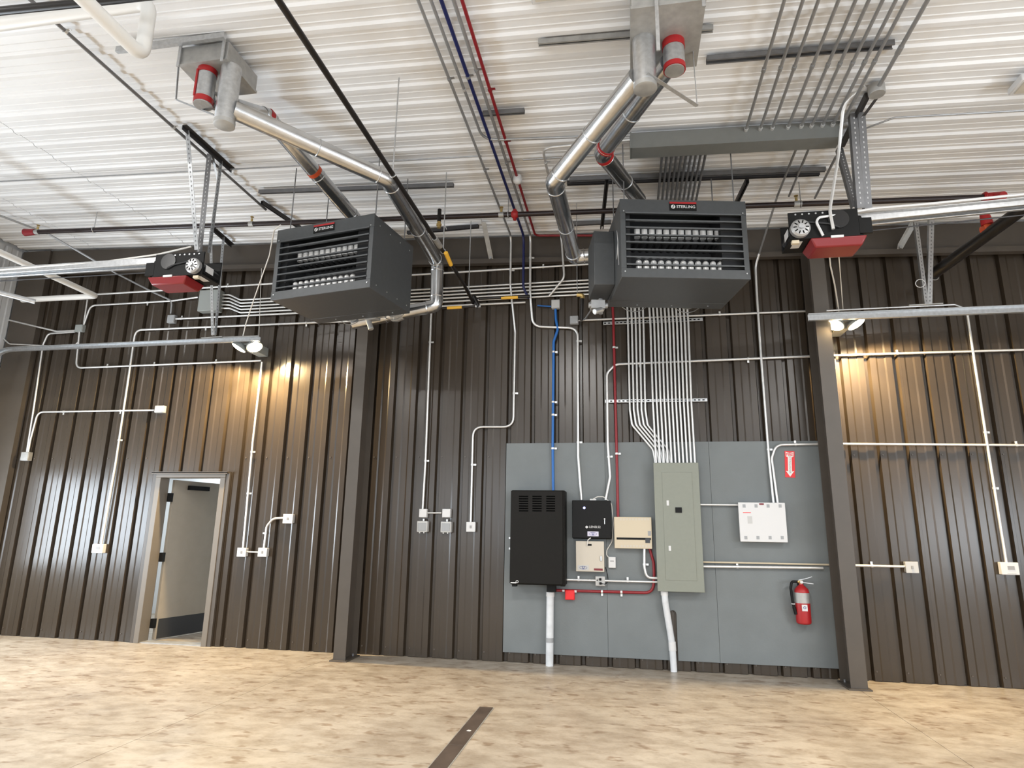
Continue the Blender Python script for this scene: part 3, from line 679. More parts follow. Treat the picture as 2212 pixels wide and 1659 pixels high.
# ================================================================== SPRINKLER AND GAS PIPES
sy = 6.63; sl = Vector((-7.80, sy, zc(-7.8) - 0.26)); sr = A(2128, 426, sy)
sp = pipe('sprinkler_pipe', 'long black sprinkler pipe crossing the room under the ceiling', 'pipe', [sl, sr], 0.030, 'maroon_pipe', n=14)
part(sp, 'end_coupling', MB().cyl(sl - Vector((0.16, 0, -0.005)), sl + Vector((0.0, 0, 0)), 0.050, 16, 0.040), 'red_pipe')
part(sp, 'elbow', MB().tube(fillet([sr - Vector((0.02, 0, 0)), sr + Vector((0.08, 0, 0.0)), sr + Vector((0.11, -0.10, -0.05))], 0.06), 0.045, 14), 'red')
part(sp, 'elbow_collar', MB().torus(sr, (1, 0, 0), 0.042, 0.014, 18, 8), 'red')
def on_pipe(px):                                              # point of the sprinkler main above image column px
    t = (px - 75.0) / (2128 - 75.0); lo, hi = 0, 1
    for _ in range(40):
        m_ = (lo + hi) / 2; p = sl.lerp(sr, m_); v = p - Vector((0, 0, H)); x = CX + F_PX * v.dot(R_) / v.dot(V_)
        lo, hi = (m_, hi) if x < px else (lo, m_)
    return sl.lerp(sr, lo)
for px in (80, 543, 1083, 1721):
    p = on_pipe(px)
    s_ = part(sp, 'sprinkler_head', MB().cyl(p + Vector((0, 0, 0.02)), p + Vector((0, 0, 0.075)), 0.014, 10).cyl(p + Vector((0, 0, 0.095)), p + Vector((0, 0, 0.10)), 0.022, 12).cyl(p + Vector((-0.012, 0, 0.07)), p + Vector((-0.012, 0, 0.10)), 0.003, 5).cyl(p + Vector((0.012, 0, 0.07)), p + Vector((0.012, 0, 0.10)), 0.003, 5), 'brass')
    part(s_, 'outlet_tee', MB().cyl(p + Vector((-0.03, 0, 0)), p + Vector((0.03, 0, 0)), 0.034, 14), 'galv_dull')
for px in (195, 1090, 1722):
    p = on_pipe(px + 8)
    hg = part(sp, 'pipe_hanger', MB().torus(p, (1, 0, 0), 0.034, 0.006, 18, 6), 'galv')
    part(hg, 'rod', MB().cyl(p + Vector((0, 0, 0.034)), (p.x, p.y, zc(p.x)), 0.006, 6), 'galv')
p = on_pipe(1112)
part(sp, 'red_coupling', MB().lathe(p - Vector((0.04, 0, 0)), [(0.030, 0), (0.046, 0.015), (0.050, 0.04), (0.046, 0.065), (0.030, 0.08)], 18, (1, 0, 0)).cyl(p + Vector((0, 0, 0.06)), p - Vector((0, 0, 0.07)), 0.022, 10), 'red')
p = on_pipe(950)
dv = part(sp, 'drain_valve', MB().cyl(p + Vector((0, -0.02, 0.09)), p + Vector((0, -0.02, -0.07)), 0.024, 12), 'black_pipe')
part(dv, 'valve_body', MB().cyl(p + Vector((0, -0.02, -0.07)), p + Vector((0, -0.02, -0.15)), 0.022, 10).cyl(p + Vector((0, -0.02, -0.10)), p + Vector((0, -0.02, -0.12)), 0.032, 8), 'brass')
part(dv, 'lever', MB().beam(p + Vector((0.07, -0.03, -0.11)), p + Vector((0.10, -0.03, -0.18)), 0.018, 0.006), 'white')
# fat riser at the far right
m0 = A(2225, 437, 6.25); m1 = A(2137, 497, 6.72); m2 = A(2015, 592, 7.45)
mp = pipe('sprinkler_main', 'thick black sprinkler main sloping into the wall at the far right', 'pipe', [m0 + (m0 - m1) * 0.6, m2 + (m2 - m1) * 0.1], 0.062, 'black_pipe', n=18)
d = (m2 - m1).normalized()
part(mp, 'orange_coupling', MB().lathe(m1 - d * 0.045, [(0.064, 0), (0.082, 0.012), (0.078, 0.045), (0.082, 0.078), (0.064, 0.09)], 22, d), 'orange')
part(mp, 'coupling_bolts', MB().cyl(m1 + Vector((0.06, -0.08, -0.03)), m1 + Vector((0.12, -0.02, 0.0)), 0.012, 8), 'galv')
part(mp, 'red_outlet', MB().lathe(m1 + Vector((-0.02, -0.02, 0.05)), [(0.055, 0), (0.050, 0.06), (0.042, 0.12)], 18, (-0.1, 0, 1)), 'red')
part(mp, 'pipe_loop', MB().torus(m2 + Vector((0.0, 0, -0.01)), d, 0.068, 0.006, 20, 6), 'galv')
# gas line
gx, gz = -1.883, 4.427
g1 = A(1032, 650, 7.45)
gp = pipe('gas_pipe', 'long black gas pipe running from overhead down to the back wall', 'pipe', [(gx, 1.4, gz), (gx, 5.75, gz), (gx, 7.0, gz - 0.02), (gx, 7.52, A(1030, 655, 7.52).z)], 0.021, 'black_pipe', bend=0.02, n=12)
part(gp, 'union', MB().cyl((gx, 5.78, gz), (gx, 5.98, gz), 0.030, 12), 'galv_dull')
part(gp, 'yellow_tag', MB().cyl(A(963, 546, 6.05), A(974, 572, 6.25), 0.0235, 10), 'yellow_tag', 'yellow gas label sleeve')
for px, py, y_ in ((851, 378, 4.57), (979, 562, 6.1), (1021, 640, 7.25)):
    q = A(px, py, y_); q = Vector((gx, y_, gz - (0.0 if y_ < 7 else 0.03)))
    hg = part(gp, 'pipe_hanger', MB().torus(q, (0, 1, 0), 0.025, 0.005, 16, 6), 'galv')
    part(hg, 'rod', MB().cyl(q + Vector((0, 0, 0.025)), (q.x, q.y, zc(q.x)), 0.006, 6), 'galv')
part(gp, 'elbow_fitting', MB().cyl(A(1022, 640, 7.5), A(1034, 664, 7.52), 0.034, 12), 'black_pipe')
pipe('gas_pipe', 'black gas branch with yellow label, running right along the wall', 'pipe', [A(1034, 645, 7.52), A(1145, 640, 7.55)], 0.019, 'black_pipe', n=12)
part(S.objects['gas_pipe.001'], 'yellow_tag', MB().cyl(A(1083, 643.5, 7.535), A(1119, 642, 7.54), 0.0215, 10), 'yellow_tag')
pipe('gas_pipe', 'black gas branch with yellow label, running left behind the left flue duct', 'pipe', [A(1036, 661, 7.52), A(955, 666, 7.5)], 0.017, 'black_pipe', n=12)
part(S.objects['gas_pipe.002'], 'yellow_tag', MB().cyl(A(966, 665.2, 7.502), A(998, 663.4, 7.51), 0.0195, 10), 'yellow_tag')
part(S.objects['gas_pipe.002'], 'end_nut', MB().cyl(A(1027, 661.5, 7.51), A(1038, 661, 7.52), 0.026, 8), 'galv')
# braces from the roof down to the beam
for lab, a, b, m in (('pale steel flange brace slanting from ceiling to beam near the middle', C(1040, 482, 0.03), A(1056, 560, 7.66), 'galv_dull'),
                     ('pale steel flange brace slanting from ceiling to beam at the right', C(1972, 478, 0.03), A(1938, 538, 7.66), 'galv_dull')):
    br = single('flange_brace', lab, 'brace', MB().angle(a, b, 0.06, 0.006, (1, 0, 0), (0, -0.6, 0.8)), m, 'roof flange braces')
    part(br, 'bolt', MB().cyl(b + Vector((0.03, -0.01, 0.01)), b + Vector((0.03, -0.035, 0.01)), 0.018, 6), 'galv')
# white drain pipes at the left
pipe('drain_pipe', 'thick white pipe dropping from the ceiling at the upper left', 'pipe', [(-9.1, 3.45, 5.36), (-3.44, 3.45, 5.33), (-3.43, 3.45, 4.86), (-3.43, 0.6, 4.86)], 0.052, 'white_pipe', bend=0.10, n=20)
pipe('drain_pipe', 'white pipe bent back on itself near the left corner column', 'pipe', [(-8.69, 7.40, 4.695), (-7.44, 7.40, 4.69), (-7.44, 3.0, 4.73)], 0.040, 'white_pipe', bend=0.05, n=18)
b_ = A(0, 22, 3.15)
pipe('gas_pipe', 'black pipe crossing the extreme upper left of the ceiling', 'pipe', [(-8.8, b_.y - 0.05, A(0, 28, b_.y).z + 0.06), A(0, 24, b_.y), A(240, 0, b_.y), A(420, -20, b_.y)], 0.030, 'black_pipe', n=12)

# ================================================================== OVERHEAD DOOR GEAR
def angle_leg(root, p, q, w, slots=True, m='galv', dirs=((1, 0, 0), (0, 1, 0)), name='angle_iron', hole='strut'):
    p = Vector(p); q = Vector(q); u, v = Vector(dirs[0]), Vector(dirs[1])
    a = part(root, name, MB().angle(p, q, w, 0.004, u, v), m)
    if slots:
        mb = MB(); d = (q - p); L = d.length; d.normalize(); n = int(L / 0.045)
        for i in range(1, n):
            c = p + d * (L * i / n)
            mb.beam(c + u * (w * 0.5) - v * 0.0012 - d * 0.009, c + u * (w * 0.5) - v * 0.0012 + d * 0.009, 0.009, 0.002, up=v)
        part(a, 'slot_holes', mb, hole, kind='stuff')
    return a
def ceiling_bar(root, p, q, w, m='strut_dark'):
    return part(root, 'ceiling_bar', MB().angle(p, q, w, 0.006, (1, 0, 0), (0, 0, -1)), m)

def opener(label, c, s):
    """s = -1: the rail runs left, +1: it runs right"""
    c = c - Vector((0, 0, 0.085))
    o = thing('door_opener', label, 'door opener', (c.x, c.y, c.z - 0.17), group='overhead door openers')
    X = lambda u: c.x + s * u
    def bx(u0, u1, y0, y1, z0, z1):
        return MB().box(min(X(u0), X(u1)), max(X(u0), X(u1)), c.y + y0, c.y + y1, c.z + z0, c.z + z1)
    part(o, 'chassis', bx(-0.30, 0.26, -0.15, -0.135, -0.10, 0.15).box(min(X(-0.30), X(0.26)), max(X(-0.30), X(0.26)), c.y + 0.13, c.y + 0.145, c.z - 0.10, c.z + 0.15).box(min(X(-0.30), X(0.26)), max(X(-0.30), X(0.26)), c.y - 0.135, c.y + 0.13, c.z - 0.10, c.z - 0.085), 'black', bevel=0.003)
    part(o, 'operator_box', bx(-0.02, 0.30, -0.13, 0.12, -0.10, 0.10), 'black', bevel=0.02)
    part(o, 'side_bracket', bx(0.26, 0.36, -0.15, -0.13, -0.08, 0.06), 'black')
    part(o, 'drum_cover', MB().cyl((X(0.10), c.y - 0.16, c.z + 0.06), (X(0.10), c.y + 0.1, c.z + 0.06), 0.085, 20), 'black_gloss')
    m = part(o, 'motor', MB().cyl((X(-0.22), c.y - 0.17, c.z - 0.02), (X(-0.22), c.y + 0.14, c.z - 0.02), 0.078, 24), 'black_gloss')
    part(m, 'end_bell', MB().lathe((X(-0.22), c.y - 0.17, c.z - 0.02), [(0.080, -0.01), (0.080, 0.03), (0.066, 0.045), (0.030, 0.050)], 24, (0, -1, 0)), 'motor_grey', 'vented silver motor end bell')
    mb = MB()
    for k in range(10):
        a = k * math.pi / 5; mb.beam((X(-0.22) + 0.036 * math.cos(a), c.y - 0.2175, c.z - 0.02 + 0.036 * math.sin(a)), (X(-0.22) + 0.062 * math.cos(a), c.y - 0.214, c.z - 0.02 + 0.062 * math.sin(a)), 0.009, 0.008, up=(0, 1, 0))
    part(m, 'vent_slots', mb, 'hole', kind='stuff')
    part(m, 'shaft', MB().cyl((X(-0.22), c.y - 0.24, c.z - 0.02), (X(-0.22), c.y - 0.21, c.z - 0.02), 0.022, 12), 'galv')
    part(m, 'rating_label', MB().lathe((X(-0.22), c.y - 0.11, c.z - 0.02), [(0.0785, 0), (0.0785, 0.12)], 24, (0, 1, 0)) if False else MB().box(X(-0.22) - 0.035, X(-0.22) + 0.035, c.y - 0.10, c.y + 0.04, c.z - 0.1005, c.z - 0.098).box(X(-0.30) - 0.0015, X(-0.30) + 0.0015, c.y - 0.10, c.y + 0.02, c.z - 0.05, c.z + 0.02), 'white')
    # red cover below
    z0, z1 = c.z - 0.185, c.z - 0.105
    a0, a1, b0, b1 = X(-0.14), X(0.31), X(-0.10), X(0.27)
    part(o, 'red_cover', MB().add([(b0, c.y - 0.14, z0), (b1, c.y - 0.14, z0), (b1, c.y + 0.10, z0), (b0, c.y + 0.10, z0), (a0, c.y - 0.17, z1), (a1, c.y - 0.17, z1), (a1, c.y + 0.13, z1), (a0, c.y + 0.13, z1)],
         [(0, 3, 2, 1), (4, 5, 6, 7), (0, 1, 5, 4), (1, 2, 6, 5), (2, 3, 7, 6), (3, 0, 4, 7)] if s > 0 else [(0, 1, 2, 3), (4, 7, 6, 5), (0, 4, 5, 1), (1, 5, 6, 2), (2, 6, 7, 3), (3, 7, 4, 0)]), 'red_lens', 'glossy red plastic cover', bevel=0.012)
    part(o, 'cover_clip', bx(0.02, 0.12, -0.178, -0.168, -0.118, -0.098), 'white')
    part(o, 'drive_belt', MB().tube([(X(-0.22), c.y - 0.16, c.z + 0.06), (X(0.02), c.y - 0.16, c.z + 0.02), (X(0.10), c.y - 0.165, c.z - 0.02)], 0.008, 6), 'rubber_dark')
    part(o, 'release_tab', bx(-0.30, -0.24, -0.20, -0.16, -0.16, -0.13), 'beige', bevel=0.004)
    mb = MB()
    for k in range(8): mb.cyl((X(-0.24 + k * 0.055), c.y - 0.15, c.z + 0.128), (X(-0.24 + k * 0.055), c.y - 0.153, c.z + 0.128), 0.008, 8)
    part(o, 'bolt_heads', mb, 'galv', kind='stuff')
    return o
oc = A(405, 572, 5.5); opener('black and red door opener hanging left of the left unit heater', oc, -1)
orr = A(1772, 487, 5.5); opener('black and red door opener hanging right of the right unit heater', orr, 1)
def rail(label, p, q):
    r = thing('opener_rail', label, 'rail', (p + q) / 2 - Vector((0, 0, 0.05)), group='opener rails')
    for dy in (-0.045, 0.045):
        part(r, 'rail_bar', MB().beam(p + Vector((0, dy, 0)), q + Vector((0, dy, 0)), 0.032, 0.075, up=(0, 0, 1)), 'galv', bevel=0.006)
    part(r, 'rail_web', MB().beam(p, q, 0.075, 0.004, up=(0, 0, 1)), 'galv')
    part(r, 'chain', MB().tube([p - Vector((0, -0.07, 0.075)), q - Vector((0, -0.07, 0.06))], 0.006, 6), 'strut_dark')
rail('galvanized opener rail running left from the left door opener', A(350, 567, 5.5), Vector((-9.1, 5.5, A(0, 592, 5.5).z + 0.02)))
rail('galvanized opener rail running right from the right door opener', A(1840, 478, 5.5), A(2212, 440, 5.5) + (A(2212, 440, 5.5) - A(1840, 478, 5.5)) * 2.6)
# hangers
h = thing('opener_hanger', 'slotted steel angle hanger holding up the left door opener', 'hanger', oc + Vector((0, 0, 0.15)), group='opener hangers')
ceiling_bar(h, C(394, 270, 0.02), C(500, 365, 0.02), 0.05)
angle_leg(h, C(400, 282, 0.03), A(420, 540, 5.42), 0.045)
angle_leg(h, C(447, 332, 0.03), A(425, 545, 5.48), 0.06, m='strut', hole='slot_light')
angle_leg(h, C(474, 348, 0.03), A(448, 545, 5.58), 0.04)
angle_leg(h, C(456, 332, 0.03), A(470, 400, 5.7), 0.025, slots=False)
h = thing('opener_hanger', 'wide slotted steel angle hanger holding up the right door opener', 'hanger', orr + Vector((0.2, 0, 0.15)), group='opener hangers')
ceiling_bar(h, C(1868, 200, 0.02), C(1810, 318, 0.02), 0.06)
angle_leg(h, C(1836, 245, 0.03), A(1852, 450, 5.55), 0.062, m='strut', hole='slot_light')
angle_leg(h, C(1853, 243, 0.03), A(1868, 450, 5.58), 0.062, m='strut', hole='slot_light')
angle_leg(h, C(1808, 320, 0.03), A(1842, 447, 5.62), 0.055, m='strut', hole='slot_light')
angle_leg(h, C(1890, 212, 0.03), C(1862, 250, 0.10), 0.03, slots=False, m='strut_dark')
# tracks
def track(label, pts, hgt):
    pts = [Vector(p) for p in pts]
    t = thing('door_track', label, 'track', pts[-1] - Vector((0, 0, 0.1)), group='overhead door tracks')
    path = fillet(pts, 0.35, 8)
    mb = MB(); fl = MB()
    for a, b in zip(path, path[1:]):
        d = (b - a).normalized(); b2 = b + d * 0.004; up = Vector((-d.z, 0, d.x)) if d.x > 0 else Vector((d.z, 0, -d.x))
        mb.beam(a, b2, 0.004, hgt, up=up)
        for s in (-1, 1): fl.beam(a + up * (s * hgt / 2) + Vector((0, -0.022, 0)), b2 + up * (s * hgt / 2) + Vector((0, -0.022, 0)), 0.044, 0.006, up=up)
    part(t, 'track_web', mb, 'galv'); part(t, 'track_lips', fl, 'galv')
    return t
ty = 7.30
za = A(562, 733, ty)
tl = track('curved galvanized door track under the left lamp', [A(-60, 900, ty), A(-8, 757, ty), za], 0.055)
part(tl, 'splice_plate', MB().beam(A(437, 731, 7.28), A(482, 728, 7.28), 0.05, 0.01, up=(0, 0, 1)), 'galv_dull')
part(tl, 'flat_bar', MB().beam(A(480, 729, 7.29), A(560, 726, 7.29), 0.03, 0.012, up=(0, 0, 1)), 'galv_dull')
ty = 7.20
tr_ = track('galvanized door track ending above the right lamp', [(6.9, ty, A(1746, 687, ty).z), A(1746, 687, ty)], 0.075)
part(tr_, 'top_bar', MB().tube(fillet([A(1785, 671, ty), A(2062, 658, ty), A(2078, 664, ty)], 0.03), 0.009, 8), 'galv')
part(tr_, 'splice_plate', MB().beam(A(1962, 661, 7.19), A(2035, 657, 7.19), 0.05, 0.012, up=(0, 0, 1)), 'galv_dull')
h = thing('track_hanger', 'pair of slotted angles holding the left door track', 'hanger', A(460, 722, 7.3), group='track hangers')
ceiling_bar(h, C(455, 489, 0.02), C(500, 528, 0.02), 0.05)
angle_leg(h, C(452, 500, 0.03), A(456, 724, 7.28), 0.04)
angle_leg(h, C(480, 512, 0.03), A(462, 724, 7.34), 0.04)
h = thing('track_hanger', 'pair of slotted angles holding the right door track', 'hanger', A(2004, 655, 7.2), group='track hangers')
angle_leg(h, A(1974, 470, 7.36), A(1998, 658, 7.20), 0.04)
angle_leg(h, A(2008, 466, 7.30), A(2003, 658, 7.22), 0.05)
part(h, 'wire_loop', MB().torus(A(1988, 612, 7.2), (0.2, 1, 0.1), 0.045, 0.004, 18, 6), 'white')
pipe('door_shaft_tube', 'galvanized open ended tube by the left corner column', 'tube', [A(-40, 622, 6.2), A(76, 652, 6.6)], 0.032, 'galv', n=16)
# cables
def cable(label, pts, r=0.006, m='wire_white', cat='cable', bend=0.08): return pipe('cable', label, cat, pts, r, m, bend=bend, n=6)
cable('white cable lying along the left opener rail', [A(413, 533, 5.45), A(340, 550, 5.45), A(215, 567, 5.45), A(90, 576, 5.44), A(-30, 586, 5.42)], 0.010)
cable('white cable running along the right opener rail', [A(1778, 509, 5.33), A(1763, 480, 5.32), A(1768, 470, 5.32), A(1815, 463, 5.36), A(1890, 450, 5.38), A(2000, 441, 5.38), A(2230, 418, 5.38)], 0.011, m='white')
cable('grey flexible conduit hanging from the ceiling to the right door opener', [C(1868, 186, 0.05), C(1822, 222, 0.08), A(1812, 330, 5.45), A(1798, 420, 5.38), A(1792, 455, 5.33), A(1800, 495, 5.32)], 0.014, m='conduit', bend=0.25)
cable('white cord hanging from the right door opener to the right lamp', [A(1791, 545, 5.5), A(1794, 575, 5.9), A(1803, 615, 6.5), A(1812, 672, 7.30)], 0.007, bend=0.3)
cable('thin white cord beside the red opener cover above the right lamp', [A(1811, 542, 5.5), A(1815, 590, 6.3), A(1821, 668, 7.3)], 0.005, bend=0.3)
cable('pale wavy cord hanging from the left heater to the left lamp', [A(606, 486, 5.6), A(592, 498, 5.7), A(582, 552, 6.2), A(548, 648, 6.9), A(531, 700, 7.2), A(524, 730, 7.3)], 0.007, bend=0.2)
cable('thin white wire hanging beside the left lamp', [A(565, 580, 7.5), A(559, 728, 7.38)], 0.004)

# ================================================================== LAMPS ON THE WALL
LAMP_W, HB_W = 460, 175
def flood(label, c, tilt):
    o = thing('flood_lamp', label, 'lamp', (c.x, D - 0.02, c.z - 0.08), group='twin head wall flood lamps')
    part(o, 'wall_box', MB().box(c.x - 0.07, c.x + 0.07, c.y + 0.06, D - 0.002, c.z - 0.02, c.z + 0.10), 'grey_box', bevel=0.006)
    part(o, 'arm', MB().beam((c.x, c.y + 0.10, c.z + 0.06), (c.x, c.y - 0.02, c.z + 0.05), 0.05, 0.03, up=(0, 0, 1)).beam((c.x - 0.10, c.y - 0.02, c.z + 0.05), (c.x + 0.10, c.y - 0.02, c.z + 0.05), 0.03, 0.03, up=(0, 0, 1)), 'grey_box')
    for s in (-1, 1):
        ax = Vector((s * 0.45, -0.20, -0.85)).normalized(); p = Vector((c.x + s * 0.105, c.y - 0.03, c.z + 0.02))
        hd = part(o, 'lamp_head', MB().lathe(p - ax * 0.045, [(0.035, 0), (0.075, 0.015), (0.102, 0.050), (0.105, 0.070)], 24, ax), 'grey_box')
        part(hd, 'lens', MB().lathe(p + ax * 0.020, [(0.098, 0), (0.090, 0.014), (0.050, 0.026)], 24, ax), 'lamp_lens', 'glowing warm lens')
        l = bpy.data.lights.new('lamp_light', 'SPOT'); l.energy = LAMP_W; l.color = (1.0, 0.74, 0.39); l.spot_size = math.radians(158); l.spot_blend = 0.25; l.shadow_soft_size = 0.06
        lo = bpy.data.objects.new('lamp_light', l); COL.objects.link(lo); lo.parent = hd
        dn = Vector((s * 0.25, -0.10, -0.95)).normalized()
        lo.location = p + ax * 0.065 - Vector(o['_org']); lo.rotation_euler = dn.to_track_quat('-Z', 'Y').to_euler()
    return o

flood('glowing twin head flood lamp above the open door', A(536, 752, 7.42), 0)
flood('glowing twin head flood lamp beside the right steel column', A(1824, 703, 7.42), 0)
def high_bay(label, x0, x1, y0, y1, drop, power):
    z = zc((x0 + x1) / 2) - drop
    o = thing('high_bay_light', label, 'light', ((x0 + x1) / 2, (y0 + y1) / 2, z), group='linear high bay ceiling lights')
    part(o, 'housing', MB().box(x0, x1, y0, y1, z + 0.02, z + 0.08), 'white', bevel=0.008)
    part(o, 'lens', MB().box(x0 + 0.03, x1 - 0.03, y0 + 0.03, y1 - 0.03, z + 0.012, z + 0.022), 'high_bay_lens' if power else 'cream')
    for x in (x0 + 0.08, x1 - 0.08):
        part(o, 'hanger', MB().cyl((x, (y0 + y1) / 2, z + 0.08), (x, (y0 + y1) / 2, zc(x) + 0.0), 0.004, 5), 'galv')
    if power:
        l = area('high_bay_beam', ((x0 + x1) / 2, (y0 + y1) / 2, z + 0.005), ((x0 + x1) / 2, (y0 + y1) / 2, 0), x1 - x0 - 0.1, y1 - y0 - 0.1, power, (1.0, 0.98, 0.95))
        l.parent = o; l.location = (0, 0, 0.005)
    return o
high_bay('pale linear high bay light at the upper edge, left of the right vent box', -0.60, 0.02, 2.75, 3.90, 0.03, 0)
high_bay('white linear high bay light on the ceiling at the far right', 3.20, 4.40, 5.02, 5.22, 0.10, 0)
for i, (x, y, w) in enumerate(((-6.2, 2.2, 'left'), (4.2, 2.0, 'right'), (-6.2, -2.2, 'rear left'), (-1.0, -2.2, 'rear middle'), (4.2, -2.2, 'rear right'), (-1.0, 1.2, 'middle'))):
    high_bay('lit linear high bay light overhead, %s of the garage' % w, x - 0.6, x + 0.6, y - 0.16, y + 0.16, 0.14, HB_W)

# ================================================================== WALL CONDUITS
def wc(label, px, r=0.0150, m='conduit', bend=0.11, straps=(), off=0.036, name='wall_conduit', group=None):
    return pipe(name, label, 'conduit', [W(q[0], q[1], q[2] if len(q) > 2 else off) for q in px], r, m, bend=bend, straps=straps, group=group)
wc('topmost long horizontal conduit under the beam', [(192, 637, 0.16), (1300, 569, 0.16)], 0.013, straps=(0.3, 0.62, 0.9))
wc('short conduit dropping from the topmost conduit to the left pull box', [(189, 648), (181, 700)], 0.012)
wc('conduit leaving the grey pull box to the left and bending down', [(428, 642), (372, 650), (196, 660), (181, 702)], 0.013, straps=(0.4,))
wc('conduit bending under the left lamp from the small green box', [(172, 716), (164, 795), (564, 779)], 0.013, straps=(0.30, 0.52, 0.80))
wc('vertical conduit from the left lamp down to the switches right of the door', [(566, 782), (546, 955), (525, 1184)], 0.0145, straps=(0.5, 0.72))
wc('conduit running from the small green box onto the left wall', [(163, 714), (123, 716), (85, 707, 0.10), (30, 694, 0.10), (-25, 682, 0.10)], 0.013)
wc('conduit dropping along the corner column to the outlet box', [(162, 717), (104, 721), (93, 745), (71, 895), (58, 977)], 0.013, bend=0.08)
wc('conduit low on the left wall crossing to the corner', [(168, 740), (160, 748), (100, 747, 0.10), (20, 743, 0.12), (-10, 715, 0.12)], 0.010)
wc('horizontal conduit ending at the small box left of the lamp glow', [(333, 886), (82, 890), (66, 950), (61, 977)], 0.0125, straps=(0.22, 0.60))
wc('conduit bending down to the left thermostat', [(775, 693), (293, 713), (250, 1000), (219, 1176)], 0.0145, straps=(0.12, 0.36, 0.78))
wc('horizontal conduit passing behind the left heater from the small square box', [(378, 689), (1135, 653)], 0.014, straps=(0.02, 0.5))
pipe('wall_conduit', 'slanting conduit coming down off the ceiling to the small square box', 'conduit', [C(-20, 458, 0.05), C(104, 505, 0.06), W(250, 590, 0.10), W(328, 630, 0.06), W(372, 650), W(369, 678)], 0.014, 'conduit_grey', bend=0.12)
for k in range(5):
    wc('%s from the top of the five conduits swept right from the grey pull box' % ORD[k], [(474, 637 + 7.2 * k), (496, 637 + 7.2 * k), (520, 648 + 6.9 * k), (1302, 603 + 7.7 * k)], 0.0125, bend=0.10, group='five conduits along the wall top')
wc('vertical conduit dropping to the pair of boxes with outlets', [(936, 610), (931, 689), (919, 1000), (913, 1100)], 0.0145, straps=(0.28, 0.80))
wc('short conduit linking the two small boxes above the outlets', [(923, 1108), (954, 1108)], 0.010)
wc('blue conduit dropping to the black rack cabinet', [(1200, 668), (1201, 690), (1205, 712), (1196, 738), (1194, 960, 0.05), (1195, 1060, 0.05)], 0.0165, 'blue_pipe', bend=0.12, straps=(0.25, 0.53, 0.60, 0.78), name='blue_conduit')
wc('short blue conduit entering the square box near the gas branch', [(1161, 660), (1190, 662)], 0.010, 'blue_pipe', name='blue_conduit')
wc('horizontal conduit from the square box passing behind the conduit bank', [(1252, 692), (1744, 672)], 0.0135, straps=(0.45, 0.63), off=0.026)
wc('red conduit dropping to the beige fire alarm box', [(1323, 655), (1325, 690), (1329, 860), (1332, 970, 0.05), (1335, 1117, 0.07)], 0.0165, 'red_pipe', straps=(0.22, 0.72), name='fire_alarm_conduit')
wc('white conduit bending down to the black access control box, from the right', [(1754, 769.5, 0.03), (1330, 787, 0.03), (1311, 806, 0.03), (1313, 960, 0.05), (1318, 1030, 0.05), (1308, 1080, 0.06)], 0.0155, straps=(0.18, 0.5, 0.87))
pipe('wall_conduit', 'horizontal conduit right of the column at lamp pool height', 'conduit', [W(1796, 768), W(1796, 768).lerp(W(2235, 755), 2.4)], 0.014, 'conduit', straps=(0.14, 0.5, 0.8))
wc('vertical conduit running down to the white lighting control box', [(1640, 548, 0.15), (1632, 575, 0.05), (1635, 637), (1644, 770), (1662, 1000, 0.05), (1671, 1086, 0.06)], 0.0145, straps=(0.80,), bend=0.15)
pipe('ceiling_conduit', 'thin conduit from the ceiling to the bend behind the right heater', 'conduit', [C(1679, 424, 0.08), W(1640, 548, 0.15)], 0.012, 'conduit_grey')
wc('conduit bending out of the white control box to the column', [(1680, 1086, 0.06), (1667, 990, 0.05), (1676, 961, 0.05), (1776, 959, 0.05)], 0.0145, bend=0.14, straps=(0.75,))
pipe('wall_conduit', 'horizontal conduit right of the column level with the backboard top', 'conduit', [W(1815, 959), W(1815, 959).lerp(W(2235, 962), 2.4)], 0.0135, 'conduit', straps=(0.38, 0.7))
wc('vertical conduit dropping to the right thermostat', [(2089, 676), (2131, 950), (2174, 1216)], 0.0145, straps=(0.5, 0.72))
wc('short conduit between breaker panel and white control box', [(1512, 1090, 0.06), (1600, 1091, 0.06)], 0.011)
wc('upper of two conduits running right from the breaker panel', [(1516, 1214, 0.05), (1800, 1220, 0.05)], 0.0105, m='beige')
wc('lower of two conduits running right from the breaker panel', [(1516, 1223.5, 0.06), (1778, 1227, 0.06)], 0.0155, straps=(0.3,), m='conduit')
wc('short conduit from the column to the small box on the right', [(1842, 1221.5), (1962, 1224)], 0.0135, straps=(0.35,))
wc('thin conduit under the access control boxes running to the breaker panel', [(1215, 1252, 0.06), (1424, 1257.5, 0.06)], 0.0125, straps=(0.17, 0.68))
wc('white conduit sweeping from the beige alarm box into the breaker panel', [(1392, 1184, 0.07), (1392, 1225, 0.07), (1397, 1248, 0.07), (1424, 1249, 0.07)], 0.0155, bend=0.14, straps=(0.4,))
wc('red conduit sweeping from the beige alarm box down to the rack cabinet', [(1403, 1184, 0.05), (1412, 1215, 0.05), (1413, 1240, 0.05), (1411, 1281, 0.05), (1200, 1275, 0.05)], 0.0165, 'red_pipe', bend=0.16, straps=(0.52, 0.66), name='fire_alarm_conduit')
